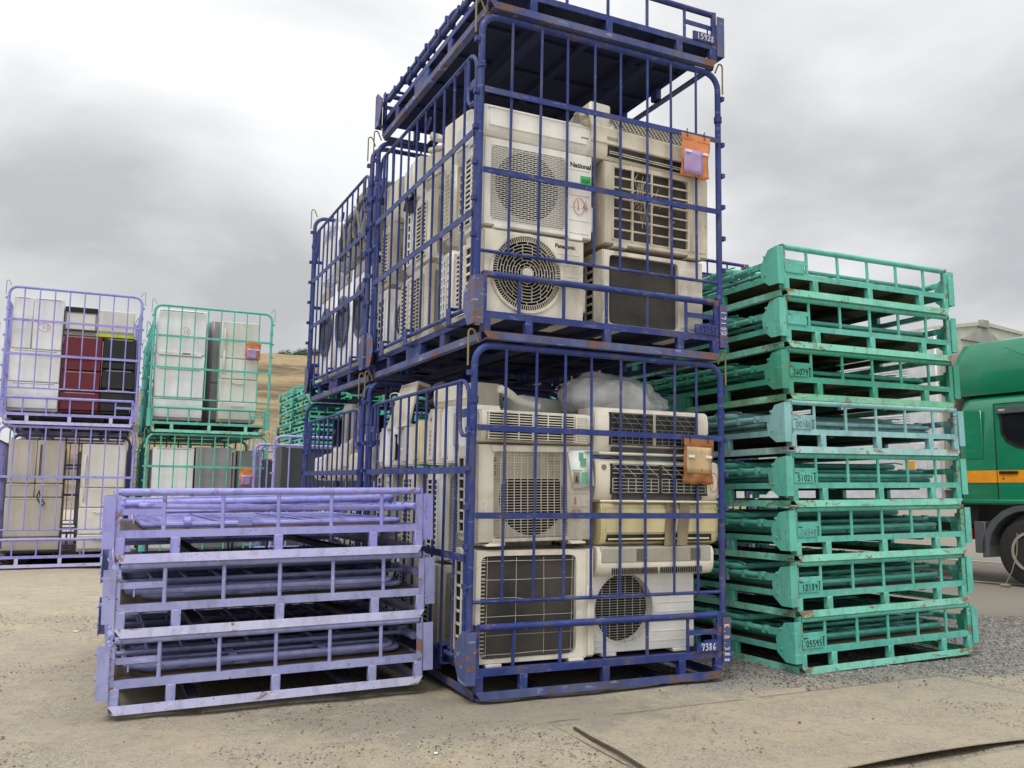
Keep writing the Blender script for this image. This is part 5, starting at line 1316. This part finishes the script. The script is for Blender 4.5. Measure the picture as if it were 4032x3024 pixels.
MT['stone_d'] = flat('dark_crushed_stone', (108,107,107), .9, 0, .3); MT['stone_l'] = flat('pale_crushed_stone', (176,174,168), .9, 0, .2); MT['stone_b'] = flat('brown_grit', (118,104,84), .9, 0, .3)
def near_green(rnd):
    for _ in range(50):
        x, y = rnd.uniform(.8,7.0), rnd.uniform(4.9,9)
        dx, dy = x-3.3, y-7.5; a = .43; u_ = (dx*math.cos(a)+dy*math.sin(a))/3.5; v_ = (-dx*math.sin(a)+dy*math.cos(a))/1.45
        if math.hypot(u_,v_)+zone_noise(x,y,1.3,3)*.35 < 1.0+rnd.gauss(-.02,.07): return (x,y)
    return None
stone_cloud('gravel', 38000, near_green, ['stone','stone_d','stone_l','stone_d','stone_t'], .0035, .0125, 4)
def anywhere(rnd):
    x, y = rnd.uniform(-5.5,4.5), 2.7+rnd.random()**1.4*7
    d_ = zone_noise(x,y,.9,9)+zone_noise(x,y,3,2)*.7
    w_ = math.exp(-((x+.3)**2/.9+(y-4.45)**2/.35))*.8
    if d_+w_ < rnd.uniform(-.15,.6): return None
    return (x,y)
stone_cloud('scattered_grit', 48000, anywhere, ['stone','stone_t','stone_t','stone_b','stone_l','stone'], .0022, .0088, 9)
def sparse(rnd):
    x, y = rnd.uniform(-4,4.2), rnd.uniform(2.8,6); return (x,y,.012)
stone_cloud('loose_pebbles', 420, sparse, ['stone_d','stone_b','stone_l'], .003, .013, 15)

for i, (x, y, sz, m_, lb) in enumerate(((-3.55,7.3,.022,'paper','torn white paper scrap on the dirt left of the lilac stack'),(-.32,4.05,.012,'paper','small white scrap on the gravelly dirt below the blue cage'),(-.02,3.72,.022,'tblack','black rubber lump on the dirt in the foreground'))):
    mb = MB(); rnd = random.Random(i+40); P = [(sz*rnd.uniform(.6,1.1)*math.cos(a*.9), sz*rnd.uniform(.6,1.1)*math.sin(a*.9)) for a in range(7)]
    mb.loft([[(p[0],p[1],0) for p in P],[(p[0]*.9,p[1]*.85,sz*(.3 if m_ != 'paper' else .12)) for p in P]]); o = part('litter_scrap', mb, m_, None, False); o.location = (x,y,-.006); tag(o, lb, 'litter')
# ================================================================== HILL
me = bpy.data.meshes.new('hill'); bmm = bmesh.new(); nx, ny = 90, 60; rows = []
for j in range(ny+1):
    row = []
    for i in range(nx+1):
        x = -110+150*i/nx; y = 42+150*j/ny
        t = min(1, max(0, (y-46)/88)); t = t*t*(3-2*t)
        fall = 1/(1+math.exp((x-2)/9))/(1+math.exp((-x-52)/5)); z = 23.0*t*fall+zone_noise(x*.06,y*.06,1,2)*1.2*t+zone_noise(x*.4,y*.4,1,2)*.25*t-.3
        row.append(bmm.verts.new((x,y,z)))
    rows.append(row)
for j in range(ny):
    for i in range(nx): bmm.faces.new((rows[j][i],rows[j][i+1],rows[j+1][i+1],rows[j+1][i]))
bmm.to_mesh(me); bmm.free(); [setattr(p_, 'use_smooth', True) for p_ in me.polygons]
k = Nodes('dry_grass_hill'); k.coord('Object', False)
c = k.mix(k.ramp(k.noise(.10, 6, .65, sc=(.35,1,2.2)), .42, .60), lin((146,126,94)), lin((92,78,56)))
c = k.mix(k.ramp(k.noise(.6, 8, .7, sc=(.4,1,1.6)), .46, .70, 0, .7), c, lin((168,150,114)))
c = k.mix(k.ramp(k.noise(1.4, 6, .7), .56, .68, 0, .55), c, lin((96,92,52))); k.base(c); k.rough(1.0); k.bump(k.noise(1.2, 8, .7), .6, .5)
me.materials.append(k.m); tag(obj('hill', me), None, None, None, 'structure')
k = Nodes('dark_leaves'); k.coord(); k.base(k.mix(k.noise(1.2, 3), lin((44,64,36)), lin((84,102,58)))); k.rough(.7); MT['leaf'] = k.m
def bush_mesh(seed, w_, h_):
    rnd = random.Random(seed); mb = MB()
    cl = [(rnd.gauss(0,w_*.26), rnd.gauss(0,w_*.2), rnd.uniform(.2,.8)*h_, rnd.uniform(.16,.30)*w_) for _ in range(11)]
    for _ in range(2600):
        c = rnd.choice(cl); d_ = Vector((rnd.gauss(0,1),rnd.gauss(0,1),rnd.gauss(0,1))).normalized()*c[3]*rnd.uniform(.5,1.05)
        p = Vector(c[:3])+Vector((d_.x,d_.y,d_.z*.75)); 
        if p.z < 0: continue
        s = rnd.uniform(.05,.13); a = Vector((rnd.gauss(0,1),rnd.gauss(0,1),rnd.gauss(0,1))).normalized(); b_ = a.cross(Vector((rnd.gauss(0,1),rnd.gauss(0,1),1))).normalized()
        mb._add([p-a*s,p+b_*s*.6,p+a*s,p-b_*s*.6], [(0,1,2,3)])
    return mb.mesh('crown', 'leaf', False, False)
def hill_z(x, y):
    t = min(1, max(0, (y-46)/88)); t = t*t*(3-2*t); return 23.0*t/(1+math.exp((x-2)/9))/(1+math.exp((-x-52)/5))+zone_noise(x*.06,y*.06,1,2)*1.2*t-.3
BU_ = [(1128,136,4.2,2.3),(1160,137,4.6,2.9),(1196,136,4.4,2.6),(1232,137,4.6,3.0),(1270,138,4.4,2.8),(1075,137,2.6,1.5),(1052,138,2.2,1.1),(1098,139,2.0,.8)]
for i, (pxx, Y, w_, h_) in enumerate(BU_):
    X = (pxx-2016)/FPX*Y
    r_ = thing('tree', '%s dark bush on the crest of the dry hill, counted from the right' % ORD[[4,3,2,1,0,6,7,5][i]], 'tree', Matrix.Translation((X,Y,hill_z(X,Y)-.4)), 'bushes on the hill crest')
    obj('crown', bush_mesh(i, w_, h_), r_)
    mb = MB(); mb.tube([(0,0,-.3),(.05,0,h_*.3),(0,.05,h_*.6)], [.16,.11,.05], 7); part('trunk', mb, 'bark', r_)
